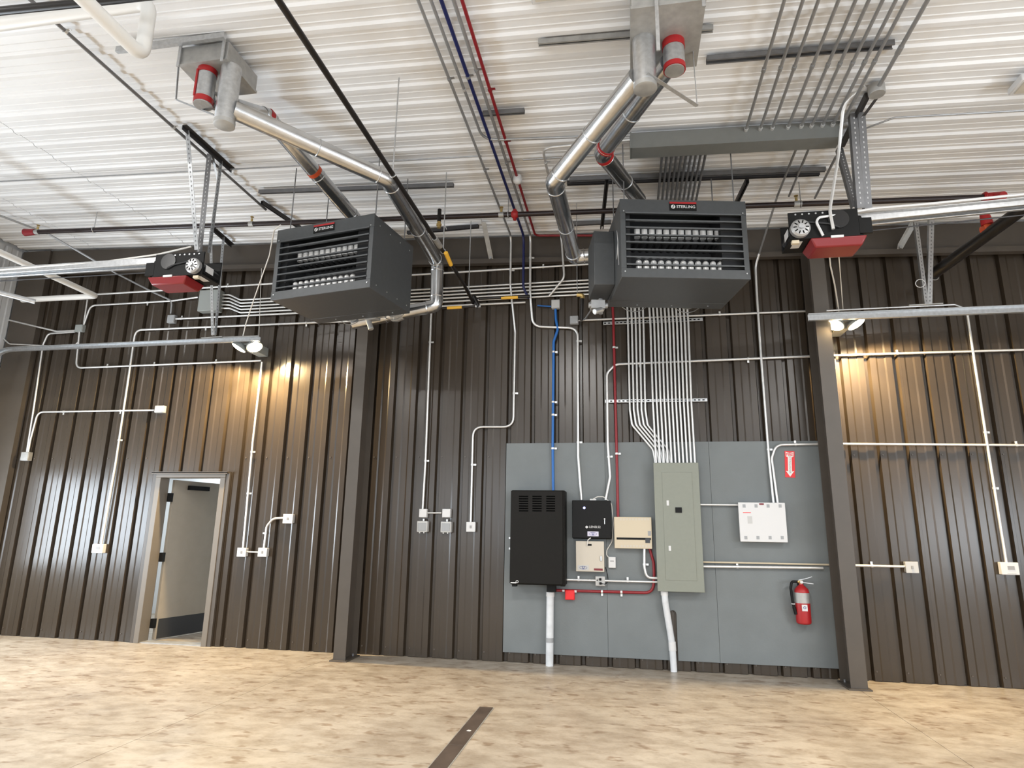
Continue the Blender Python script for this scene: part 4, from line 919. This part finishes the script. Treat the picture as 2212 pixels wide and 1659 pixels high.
# bank of conduits above the breaker panel
for i in range(11):
    xt = 1405 + i * 8.2; xe = 1417.5 + i * 8.4
    pts = [W(xt - 4, 640, 0.075), W(xt, 700, 0.075), W((xt + xe) / 2 - 1.0, 866, 0.075), W(xe, 1001, 0.115)]
    q = C(1425 + (i - 0.5) * 10.4, 335, 0.08)
    if i: pts = [(q.x, yb_ - 0.005, zc(q.x) - 0.08), (q.x, 7.60, zc(q.x) - 0.08), (pts[0].x, 7.60, 4.75)] + pts
    else: pts = [(pts[0].x, 7.725, 5.0)] + pts
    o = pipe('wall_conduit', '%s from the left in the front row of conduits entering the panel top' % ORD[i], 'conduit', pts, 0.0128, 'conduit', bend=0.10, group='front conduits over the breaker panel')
    o.data.materials.append(MATS['strut'])  # shade on the ceiling lengths of the bank is put into a darker material
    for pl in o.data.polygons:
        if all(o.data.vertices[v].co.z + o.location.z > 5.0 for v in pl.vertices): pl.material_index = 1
for i in range(5):
    xt = 1356.5 + i * 8.4
    pts = [W(xt - 4, 600, 0.045), W(xt, 700, 0.045), W(xt + 4, 885, 0.045), W(xt + 9, 918, 0.045), W(1411 + i * 8.2, 972, 0.050), W(1416 + i * 8.2, 1001, 0.060)]
    pipe('wall_conduit', '%s from the left in the offset row bending behind the front conduits' % ORD[i], 'conduit', pts, 0.0128, 'conduit', bend=0.10, group='offset conduits over the breaker panel')
for lab, a, b in (('upper slotted channel behind the conduit bank', (1303, 699), (1518, 690)), ('lower slotted channel behind the conduit bank', (1307, 867), (1528, 864))):
    p, q = W(*a, 0.030), W(*b, 0.030)
    o = single('strut_channel', lab, 'channel', MB().beam(p, q, 0.040, 0.020, up=(0, 1, 0)), 'galv', 'steel strut channels', bevel=0.003)
    mb = MB(); L = (q - p).length; d = (q - p).normalized(); n = int(L / 0.05)
    for i in range(n):
        c = p + d * (0.025 + i * 0.05) - Vector((0, 0.0105, 0)); mb.beam(c - d * 0.013, c + d * 0.013, 0.014, 0.002, up=(0, 1, 0))
    part(o, 'slot_holes', mb, 'hole', kind='stuff')

# ================================================================== BOXES ON THE WALL
def wrect(px0, py0, px1, py1, off):
    xm, ym = (px0 + px1) / 2, (py0 + py1) / 2
    return W(px0, ym, off).x, W(px1, ym, off).x, W(xm, py1, off).z, W(xm, py0, off).z
def wbox(px0, py0, px1, py1, depth, base=0.0):
    x0, x1, z0, z1 = wrect(px0, py0, px1, py1, base + depth)
    return MB().box(x0, x1, D - base - depth, D - base, z0, z1)
def on(root, name, r, off, t, m, label=None, bevel=0.0):     # thin piece lying on a face at distance off from the wall
    return part(root, name, wbox(*r, t, off), m, label, bevel=bevel)
def jbox(label, r, depth, m, name='junction_box', cat='junction box', base=0.0, kind=None):
    o = single(name, label, cat, wbox(*r, depth, base), m, 'small boxes on the wall', bevel=0.006)
    x0, x1, z0, z1 = wrect(*r, base + depth); y = D - base - depth; xm, zm = (x0 + x1) / 2, (z0 + z1) / 2; w = x1 - x0
    if kind == 'plate':
        part(o, 'cover_plate', MB().box(x0 + 0.004, x1 - 0.004, y - 0.006, y, z0 + 0.004, z1 - 0.004), m, bevel=0.003)
        part(o, 'screws', MB().cyl((x0 + 0.018, y - 0.006, z1 - 0.018), (x0 + 0.018, y - 0.009, z1 - 0.018), 0.006, 6).cyl((x1 - 0.018, y - 0.006, z0 + 0.018), (x1 - 0.018, y - 0.009, z0 + 0.018), 0.006, 6), 'galv', kind='stuff')
    if kind == 'switch':
        part(o, 'cover_plate', MB().box(x0 - 0.004, x1 + 0.004, y - 0.006, y, z0 - 0.004, z1 + 0.004), m, bevel=0.003)
        part(o, 'toggle', MB().box(xm - 0.010, xm + 0.010, y - 0.014, y - 0.006, zm - 0.016, zm + 0.016), 'print_grey')
    if kind == 'outlet':
        c = part(o, 'weather_cover', MB().box(x0 - 0.002, x1 + 0.002, y - 0.025, y, z0 - 0.002, z1 + 0.002), 'off_white', 'clear grey in-use cover', bevel=0.008)
        part(c, 'lid', MB().box(x0 + 0.012, x1 - 0.012, y - 0.030, y - 0.025, z0 + 0.014, z1 - 0.020), 'grey_plate', bevel=0.003)
        part(o, 'nipple', MB().cyl((xm, y + 0.03, z1), (xm, y + 0.03, z1 + 0.03), 0.014, 10), 'conduit')
        part(o, 'latch', MB().box(xm - 0.035, xm - 0.02, y - 0.03, y - 0.02, z0 - 0.016, z0).box(xm + 0.02, xm + 0.035, y - 0.03, y - 0.02, z0 - 0.016, z0), 'off_white')
    if kind == 'thermo':
        part(o, 'display', MB().box(x0 + 0.36 * w, x0 + 0.74 * w, y - 0.003, y, zm - 0.012, zm + 0.026), 'print_grey', 'dark display window')
        part(o, 'button_strip', MB().box(x0 + 0.3 * w, x0 + 0.8 * w, y - 0.003, y, z0 + 0.012, z0 + 0.018), 'off_white')
    return o
jbox('grey pull box behind the left door opener', (429, 626, 472, 671), 0.12, 'grey_box', kind='plate', name='pull_box', cat='pull box')
jbox('small square grey box below the left door opener', (361, 680, 377, 697), 0.06, 'grey_plate', kind='plate')
jbox('small green grey box near the white drain pipe', (162, 701, 178, 716), 0.06, 'grey_box', kind='plate')
jbox('small pale box at the end of the horizontal conduit left of the lamp', (334, 876, 353, 891), 0.06, 'off_white', kind='plate')
jbox('double outlet box low beside the corner column', (45, 976, 61, 995), 0.07, 'galv_dull', kind='plate')
jbox('white thermostat left of the open door', (198, 1175, 222, 1195), 0.06, 'white', name='thermostat', cat='thermostat', kind='thermo')
jbox('white switch box next to the door frame, left one of the low pair', (513, 1184, 531, 1202), 0.06, 'white', kind='switch')
jbox('white switch box near the door, right one of the low pair', (558, 1184, 576, 1202), 0.06, 'white', kind='switch')
wc('short conduit between the two switch boxes right of the door', [(531, 1192), (558, 1193)], 0.010)
jbox('white box at the end of the bent conduit right of the door', (612, 1111, 632, 1130), 0.06, 'white', kind='switch')
wc('bent conduit rising from the switch box to the white box', [(570, 1185), (576, 1137), (590, 1120), (612, 1119)], 0.0145, bend=0.10, straps=(0.35,))
jbox('white square box above the left outlet', (905, 1099, 922, 1118), 0.06, 'white', kind='plate')
jbox('white square box above the right outlet', (955, 1099, 973, 1118), 0.06, 'white', kind='plate')
jbox('grey covered outlet, left one of the pair', (902, 1126, 924, 1149), 0.06, 'off_white', name='covered_outlet', cat='outlet', kind='outlet')
jbox('grey covered outlet, right one of the pair', (953, 1127, 975, 1150), 0.06, 'off_white', name='covered_outlet', cat='outlet', kind='outlet')
jbox('white switch box left of the grey backboard', (1008, 1128, 1026, 1148), 0.06, 'white', kind='switch')
jbox('pale square box on the blue conduit near the gas branch', (1191, 647, 1209, 665), 0.07, 'off_white', kind='plate')
jbox('pale square box left of the right heater gas valve', (1231, 682, 1249, 699), 0.07, 'grey_plate', kind='plate')
jbox('pale switch box right of the column at waist height', (1957, 1214, 1983, 1237), 0.06, 'off_white', kind='switch')
jbox('white thermostat at the far right', (2163, 1215, 2202, 1242), 0.06, 'white', name='thermostat', cat='thermostat', kind='thermo')
cable('flexible grey whip from the square box up to the right heater gas valve', [W(1249, 693, 0.07), W(1263, 690, 0.10), A(1278, 668, 7.0), A(1296, 630, 6.3)], 0.010, m='conduit_grey', bend=0.15)
gd = thing('gas_drop', 'black gas drop pipe with brass elbow left of the right heater', 'pipe', A(1256, 690, 6.9))
part(gd, 'riser', MB().cyl(A(1256, 692, 6.9), A(1258, 640, 6.9), 0.020, 12), 'black_pipe')
part(gd, 'elbow', MB().tube(fillet([A(1258, 645, 6.9), A(1259, 638, 6.9), A(1246, 637, 6.9)], 0.03), 0.024, 12), 'brass')
part(gd, 'support_rod', MB().cyl(A(1247, 637, 6.9), (A(1247, 637, 6.9).x, 6.9, zc(-0.5)), 0.005, 6), 'galv')

# ================================================================== BACKBOARD AND EQUIPMENT
bx0 = W(1090, 1180, 0.02).x; bz0 = W(1300, 1419, 0.02).z; bz1 = W(1300, 956, 0.02).z; SH = 1.2225
bb = thing('backboard', 'grey painted plywood backboard carrying the electrical equipment', 'board', (bx0 + 1.5 * SH, D, bz0))
nx0, nx1, nz = W(1447, 1370, 0.02).x, W(1463, 1370, 0.02).x, W(1455, 1318, 0.02).z
for i in range(3):
    a, b = bx0 + i * SH + 0.0015, bx0 + (i + 1) * SH - 0.0015
    poly = [(a, D - 0.020, bz0), (b, D - 0.020, bz0), (b, D - 0.020, bz1), (a, D - 0.020, bz1)]
    if i == 1:
        arc = [(nx0 + (nx1 - nx0) * (0.5 - 0.5 * math.cos(t * math.pi / 6)), D - 0.020, nz - (nx1 - nx0) * 0.5 * (1 - math.sin(t * math.pi / 6))) for t in range(7)]
        poly = [(a, D - 0.020, bz0), (nx0, D - 0.020, bz0)] + arc + [(nx1, D - 0.020, bz0)] + poly[1:]
    part(bb, 'plywood_sheet', MB().prism(poly, (0, 0.018, 0)), 'plywood', smooth=False)
B = 0.022
# rack cabinet
rk = thing('rack_cabinet', 'black wall mounted rack cabinet with louvred front', 'cabinet', (W(1162, 1265, 0.3).x, D - 0.15, W(1162, 1265, 0.3).z))
part(rk, 'body', wbox(1104, 1059, 1220, 1264, 0.27, B), 'rack_black', bevel=0.008)
part(rk, 'front_door', wbox(1102, 1060, 1216, 1262, 0.025, B + 0.271), 'rack_black', bevel=0.008)
for x0, x1 in ((1121, 1141), (1150, 1170), (1180, 1199)):
    for k in range(7):
        on(rk, 'vent_slot', (x0, 1071 + k * 5.2, x1, 1073.6 + k * 5.2), B + 0.2955, 0.002, 'hole')
for x in (1106, 1211): part(rk, 'foot', wbox(x, 1262, x + 9, 1267, 0.10, B + 0.15), 'black')
on(rk, 'logo_bar', (1103, 1257.5, 1115, 1260), B + 0.2955, 0.002, 'white')
c = W(1117, 1256.5, B + 0.297)
part(rk, 'logo_ring', MB().torus(c, (0, 1, 0), 0.013, 0.0035, 16, 6), 'white')
for y in (1160, 1183): part(rk, 'side_latch', wbox(1099, y, 1103, y + 4, 0.04, B + 0.12), 'galv')
part(rk, 'cable_gland', wbox(1181, 1264, 1200, 1279, 0.10, B + 0.02), 'black')
# access control boxes
ac = thing('access_control_box', 'black access control box with a glowing blue light', 'control box', (W(1279, 1167, B).x, D - B, W(1279, 1167, B).z))
part(ac, 'body', wbox(1237, 1082, 1320, 1164, 0.08, B), 'black', bevel=0.008)
part(ac, 'door', wbox(1236, 1081, 1320, 1163, 0.02, B + 0.081), 'black', bevel=0.006)
part(ac, 'status_light', MB().lathe(W(1262, 1097, B + 0.101), [(0.013, 0), (0.011, 0.006), (0.004, 0.009)], 14, (0, -1, 0)), 'led_blue', 'glowing blue status light')
part(ac, 'key_lock', MB().lathe(W(1306, 1121, B + 0.101), [(0.009, 0), (0.009, 0.006)], 12, (0, -1, 0)), 'white')
part(ac, 'key', wbox(1305.2, 1122, 1306.8, 1132, 0.006, B + 0.101), 'galv')
part(ac, 'lettering', text_mb('LENELS2', 0.036, on_wall(W(1285, 1138.5, B + 0.1025)), bold=0.0003), 'white')
c = W(1267.5, 1138.5, B + 0.1025)
part(ac, 'diamond_mark', MB().prism([c + Vector(v) for v in ((-0.019, 0, 0), (0, 0, -0.017), (0.019, 0, 0), (0, 0, 0.017))], (0, -0.0015, 0)), 'white')
def u_sticker(root, r, off, m):
    s_ = on(root, 'sticker', r, off, 0.002, m); x0, x1, z0, z1 = wrect(*r, off + 0.0022); c = Vector(((x0 + x1) / 2, D - off - 0.003, (z0 + z1) / 2))
    mb = MB(); n = 24; w, h_ = (x1 - x0) * 0.34, (z1 - z0) * 0.30
    ell = [c + Vector((w * math.cos(2 * math.pi * i / n), 0, h_ * math.sin(2 * math.pi * i / n))) for i in range(n + 1)]
    for a, b in zip(ell, ell[1:]): mb.beam(a, b, 0.003, 0.001, up=(0, -1, 0))
    part(s_, 'oval_mark', mb, 'print_blue'); part(s_, 'letter', text_mb('U', (z1 - z0) * 0.75, on_wall(c), bold=0.001), 'print_blue')
u_sticker(ac, (1269, 1148, 1293, 1158.5), B + 0.101, 'label_lilac')
cb = thing('power_supply_box', 'cream steel box below the black access control box', 'control box', (W(1275, 1235, B).x, D - B, W(1275, 1235, B).z))
part(cb, 'body', wbox(1245, 1170, 1305, 1235, 0.075, B), 'cream', bevel=0.005)
part(cb, 'door', wbox(1244, 1169, 1305, 1235, 0.012, B + 0.076), 'cream', bevel=0.004)
on(cb, 'name_plate', (1269, 1175, 1278, 1179), B + 0.0885, 0.002, 'black')
part(cb, 'latch', wbox(1296.5, 1201, 1300, 1212, 0.012, B + 0.0885), 'galv', bevel=0.002)
u_sticker(cb, (1248, 1221, 1272, 1231.5), B + 0.0885, 'off_white')
on(cb, 'maroon_label', (1283, 1228, 1302, 1232.5), B + 0.0885, 0.002, 'print_maroon')
cable('short white lead between the black and the cream box', [W(1268, 1180, 0.12), W(1270, 1166, 0.13), W(1276, 1162, 0.12)], 0.006, bend=0.03)
wd_ = single('wireless_unit', 'small white plastic unit beside the cream box', 'device', wbox(1314, 1203, 1330, 1227, 0.035, B), 'white', bevel=0.006)
on(wd_, 'brand_mark', (1318, 1211, 1326, 1213), B + 0.0355, 0.002, 'print_grey')
cable('white cord looping from the black control box to the small white unit', [W(1280, 1079, 0.10), W(1290, 1073, 0.09), W(1304, 1073, 0.07), W(1321, 1088, 0.06), W(1325, 1130, 0.05), W(1322, 1170, 0.04), W(1311, 1188, 0.04), W(1310, 1200, 0.04), W(1318, 1206, 0.05)], 0.0055, bend=0.06)
single('cable_gland', 'flat white cable gland on top of the black control box', 'gland', wbox(1274, 1077.5, 1288, 1081, 0.05, B + 0.03), 'white', bevel=0.003)
fa = thing('alarm_control_unit', 'beige fire alarm panel with a black strip', 'panel', (W(1367, 1185, B).x, D - B, W(1367, 1185, B).z))
part(fa, 'body', wbox(1328, 1118, 1408, 1184, 0.075, B), 'beige', bevel=0.005)
part(fa, 'cover', wbox(1327, 1117, 1408, 1185, 0.014, B + 0.076), 'beige', bevel=0.004)
on(fa, 'black_strip', (1332, 1161.5, 1406, 1166), B + 0.0905, 0.003, 'black'); on(fa, 'display', (1394, 1163, 1404, 1173), B + 0.091, 0.004, 'black_gloss')
on(fa, 'sticker', (1399.5, 1147, 1406, 1157.5), B + 0.0905, 0.002, 'print_grey')
for k in range(10):
    on(fa, 'knockout', (1339 + k * 6.6, 1119.5, 1343 + k * 6.6, 1124), B + 0.0905, 0.0015, 'cream')
    on(fa, 'knockout', (1341 + k * 6.6, 1177.5, 1345 + k * 6.6, 1182), B + 0.0905, 0.0015, 'cream')
bp = thing('breaker_panel', 'tall grey green breaker panel below the conduit bank', 'panel', (W(1467, 1278, B).x, D - B, W(1467, 1278, B).z))
part(bp, 'tub', wbox(1419, 1002, 1513, 1276, 0.13, B), 'panel_grey', bevel=0.003)
part(bp, 'trim_cover', wbox(1416, 999.5, 1515.5, 1278.5, 0.012, B + 0.131), 'panel_grey', bevel=0.003)
dp = part(bp, 'panel_door', wbox(1434, 1020, 1500, 1254, 0.004, B + 0.1435), 'panel_grey', bevel=0.002)
on(dp, 'handle', (1459, 1096, 1473, 1107.5), B + 0.148, 0.010, 'black')
for r in ((1440, 1081, 1445, 1092), (1444.5, 1179, 1449.5, 1190)): on(dp, 'latch_plate', r, B + 0.148, 0.003, 'white', bevel=0.0)
lb = thing('lighting_control_box', 'white lighting control box right of the breaker panel', 'control box', (W(1650, 1171, B).x, D - B, W(1650, 1171, B).z))
part(lb, 'body', wbox(1599, 1087, 1697, 1170, 0.10, B), 'white', bevel=0.006)
part(lb, 'cover', wbox(1597, 1085.5, 1699, 1171, 0.012, B + 0.101), 'white', bevel=0.005)
for k in range(4):
    on(lb, 'corner_mark', (1604 + k * 26, 1089.5, 1610.5 + k * 26, 1096.5), B + 0.1135, 0.0015, 'grey_plate')
    on(lb, 'corner_mark', (1608 + k * 26.2, 1158, 1614.5 + k * 26.2, 1165), B + 0.1135, 0.0015, 'grey_plate')
on(lb, 'red_print', (1605, 1106.5, 1622, 1108), B + 0.1135, 0.0015, 'red_bright'); on(lb, 'name_plate', (1640, 1087, 1650, 1090.5), B + 0.1135, 0.002, 'print_maroon')
on(lb, 'badge', (1615, 1115, 1625, 1131), B + 0.1135, 0.0015, 'off_white')
# quad outlet with plugs
qo = jbox('grey four gang outlet with black plugs under the cream box', (1286, 1245, 1307, 1266), 0.05, 'off_white', base=B, name='power_outlet', cat='outlet', kind='plate')
for r in ((1294, 1249, 1299, 1254), (1294.5, 1258, 1299.5, 1263)): part(qo, 'plug', wbox(*r, 0.035, B + 0.056), 'black', bevel=0.004)
on(qo, 'socket', (1289, 1252, 1291, 1255), B + 0.056, 0.001, 'hole')
cable('thin black cord from the outlet up behind the cream box', [W(1297, 1260, 0.10), W(1308, 1262, 0.09), W(1314, 1255, 0.05), W(1312, 1240, 0.04), W(1308, 1225, 0.04)], 0.004, m='black', bend=0.04)
rs = single('fire_alarm_box', 'bright red square junction box under the rack cabinet', 'junction box', wbox(1220.5, 1274.5, 1241, 1296, 0.055, B), 'red_bright', bevel=0.006)
part(rs, 'cover_plate', wbox(1222, 1276, 1239.5, 1294.5, 0.006, B + 0.055), 'red_bright', bevel=0.002)
for r in ((1214.5, 1274, 1219.5, 1278), (1240.5, 1275, 1245.5, 1280)): part(rs, 'connector', wbox(*r, 0.03, B + 0.015), 'white')
# grey plastic risers
ra = Fl(1187, 1438.5)
r1_ = single('riser_pipe', 'grey white riser pipe from the floor to the rack cabinet', 'pipe', MB().cyl((ra.x, ra.y, 0), (ra.x + 0.005, ra.y + 0.02, W(1189, 1281, 0.19).z), 0.044, 20), 'pvc_grey', 'plastic riser pipes')
zt = W(1189, 1281, 0.19).z
part(r1_, 'bell_end', MB().cyl((ra.x + 0.004, ra.y + 0.02, zt - 0.05), (ra.x + 0.005, ra.y + 0.02, zt), 0.049, 20), 'white')
zt = W(1189, 1386, 0.19).z
part(r1_, 'dark_band', MB().cyl((ra.x + 0.001, ra.y + 0.005, zt - 0.025), (ra.x + 0.001, ra.y + 0.005, zt + 0.025), 0.0455, 20), 'grey_plate')
rb_ = Fl(1456, 1451.5); path = fillet([rb_, A(1452, 1392, rb_.y + 0.02), A(1437, 1300, D - 0.10), A(1435, 1276, D - 0.09)], 0.30)
r2_ = single('riser_pipe', 'cranked grey white riser pipe from the floor to the breaker panel', 'pipe', MB().tube(path, 0.036, 20), 'pvc_grey', 'plastic riser pipes')
part(r2_, 'coupling', MB().cyl(A(1453, 1406, rb_.y + 0.015), A(1451.5, 1386, rb_.y + 0.02), 0.041, 20), 'white')
part(r2_, 'bell_end', MB().cyl(A(1435.5, 1286, D - 0.09), A(1435, 1277, D - 0.09), 0.041, 20), 'white')
# fire extinguisher and its sign
sg = thing('fire_sign', 'red sign with a white arrow pointing down to the fire extinguisher', 'sign', W(1706, 1031, B))
x0, x1, z0, z1 = wrect(1695.5, 974.5, 1717, 1031.5, B + 0.003); ang = math.radians(-3.0); c0 = Vector(((x0 + x1) / 2, D - B, (z0 + z1) / 2)); w, h_ = x1 - x0, z1 - z0
def tilt(x, y, z): return (c0.x + x * math.cos(ang) - y * math.sin(ang), c0.y - z, c0.z + x * math.sin(ang) + y * math.cos(ang))
def flat(poly, za, zb): return MB().prism([tilt(x, y, za) for x, y in poly], (0, -(zb - za), 0))
part(sg, 'plate', flat([(-w / 2, -h_ / 2), (w / 2, -h_ / 2), (w / 2, h_ / 2), (-w / 2, h_ / 2)], 0, 0.003), 'red_bright', smooth=False)
arrow = [(0, -h_ * 0.47), (w * 0.42, -h_ * 0.25), (w * 0.20, -h_ * 0.27), (w * 0.19, h_ * 0.26), (w * 0.38, h_ * 0.30), (w * 0.40, h_ * 0.47), (0, h_ * 0.43), (-w * 0.40, h_ * 0.47), (-w * 0.38, h_ * 0.30), (-w * 0.19, h_ * 0.26), (-w * 0.20, -h_ * 0.27), (-w * 0.42, -h_ * 0.25)]
part(sg, 'arrow', flat(arrow, 0.003, 0.004), 'white_pipe', smooth=False)
part(sg, 'lettering', text_mb('FIRE', 0.042, lambda x, y, z: tilt(x, y + h_ * 0.365, z + 0.0045), 0.0006, bold=0.001), 'red_bright')
part(sg, 'lettering', text_mb('EXTINGUISHER', 0.030, lambda x, y, z: tilt(y, -x - h_ * 0.01, z + 0.0045), 0.0006), 'print_grey')
ex0 = W(1737, 1348, 0.11); ex = thing('fire_extinguisher', 'red fire extinguisher hanging on the grey backboard', 'extinguisher', ex0)
ax = (A(1731, 1262, D - 0.11) - ex0); ax = Vector((ax.x * 0.55, 0, ax.z)); L = ax.length
def ep(t, dx=0, dy=0): return ex0 + ax * t + Vector((dx, dy, 0))
part(ex, 'cylinder', MB().lathe(ex0, [(0.060, 0), (0.074, 0.012), (0.077, 0.03), (0.077, L * 0.80), (0.070, L * 0.87), (0.045, L * 0.94), (0.024, L * 0.98), (0.022, L * 1.02)], 28, ax), 'red')
part(ex, 'instruction_label', MB().lathe(ep(0.53), [(0.0776, 0), (0.0776, L * 0.26)], 28, ax), 'galv_dull', 'silver instruction label')
part(ex, 'inspection_tag', MB().box(ep(0.36).x - 0.028, ep(0.36).x + 0.028, ep(0).y - 0.081, ep(0).y - 0.076, ep(0.34).z, ep(0.34).z + 0.066), 'white')
part(ex, 'tag_mark', MB().torus((ep(0.36).x, ep(0).y - 0.082, ep(0.34).z + 0.036), (0, 1, 0), 0.012, 0.003, 14, 5), 'print_blue')
part(ex, 'valve', MB().cyl(ep(1.0), ep(1.10), 0.022, 14).cyl(ep(1.06, -0.045), ep(1.06, 0.02), 0.014, 10), 'brass')
part(ex, 'gauge', MB().lathe(ep(1.06, 0, -0.022), [(0.016, 0), (0.016, 0.012)], 14, (0, -1, 0)), 'white')
part(ex, 'carry_handle', MB().beam(ep(1.05, 0.0), ep(1.02, 0.125), 0.024, 0.008, up=(0, 0, 1)), 'galv')
part(ex, 'squeeze_lever', MB().beam(ep(1.10, -0.03), ep(1.15, 0.055), 0.024, 0.007, up=(0, 0, 1)).beam(ep(1.15, 0.055), ep(1.20, 0.115), 0.024, 0.007, up=(0, 0, 1)), 'galv')
part(ex, 'hose', MB().tube(fillet([ep(1.06, -0.04, -0.01), ep(1.07, -0.10, -0.02), ep(0.90, -0.115, -0.02), ep(0.55, -0.105, -0.02), ep(0.40, -0.095, -0.02)], 0.06), [0.014] * 23 if False else 0.014, 10), 'black')
part(ex, 'nozzle', MB().cyl(ep(0.42, -0.096, -0.02), ep(0.24, -0.080, -0.02), 0.017, 12), 'black')
part(ex, 'hose_clip', MB().torus(ep(0.50, -0.10, -0.02), ax, 0.018, 0.005, 12, 5), 'white')
part(ex, 'wall_hook', MB().box(ep(1).x - 0.02, ep(1).x + 0.02, ep(0).y + 0.015, D - B, ep(1.0).z - 0.02, ep(1.0).z + 0.02), 'black')

# ================================================================== FLOOR TRENCH COVER
tc_ = thing('trench_cover', 'rusty brown steel cover strip let into the concrete floor', 'cover', (-1.238, 4.0, 0))
yy = 5.85
for i, L in enumerate((1.02, 1.0, 1.0, 1.0)):
    part(tc_, 'cover_plate', MB().box(-1.298, -1.180, yy - L + 0.004, yy, 0.0, 0.006), 'steel_cover', bevel=0.001); yy -= L
part(tc_, 'edge_frame', MB().box(-1.306, -1.299, yy, 5.855, 0, 0.004).box(-1.179, -1.172, yy, 5.855, 0, 0.004), 'galv_dull')
single('paper_scrap', 'tiny white scrap lying on the steel floor strip', 'scrap', MB().prism([(-1.245, 5.16, 0.0065), (-1.215, 5.15, 0.0065), (-1.21, 5.175, 0.0065), (-1.235, 5.185, 0.0065)], (0, 0, 0.002)), 'white')
# tidy helper properties away
for o in list(S.objects):
    if '_org' in o.keys(): del o['_org']
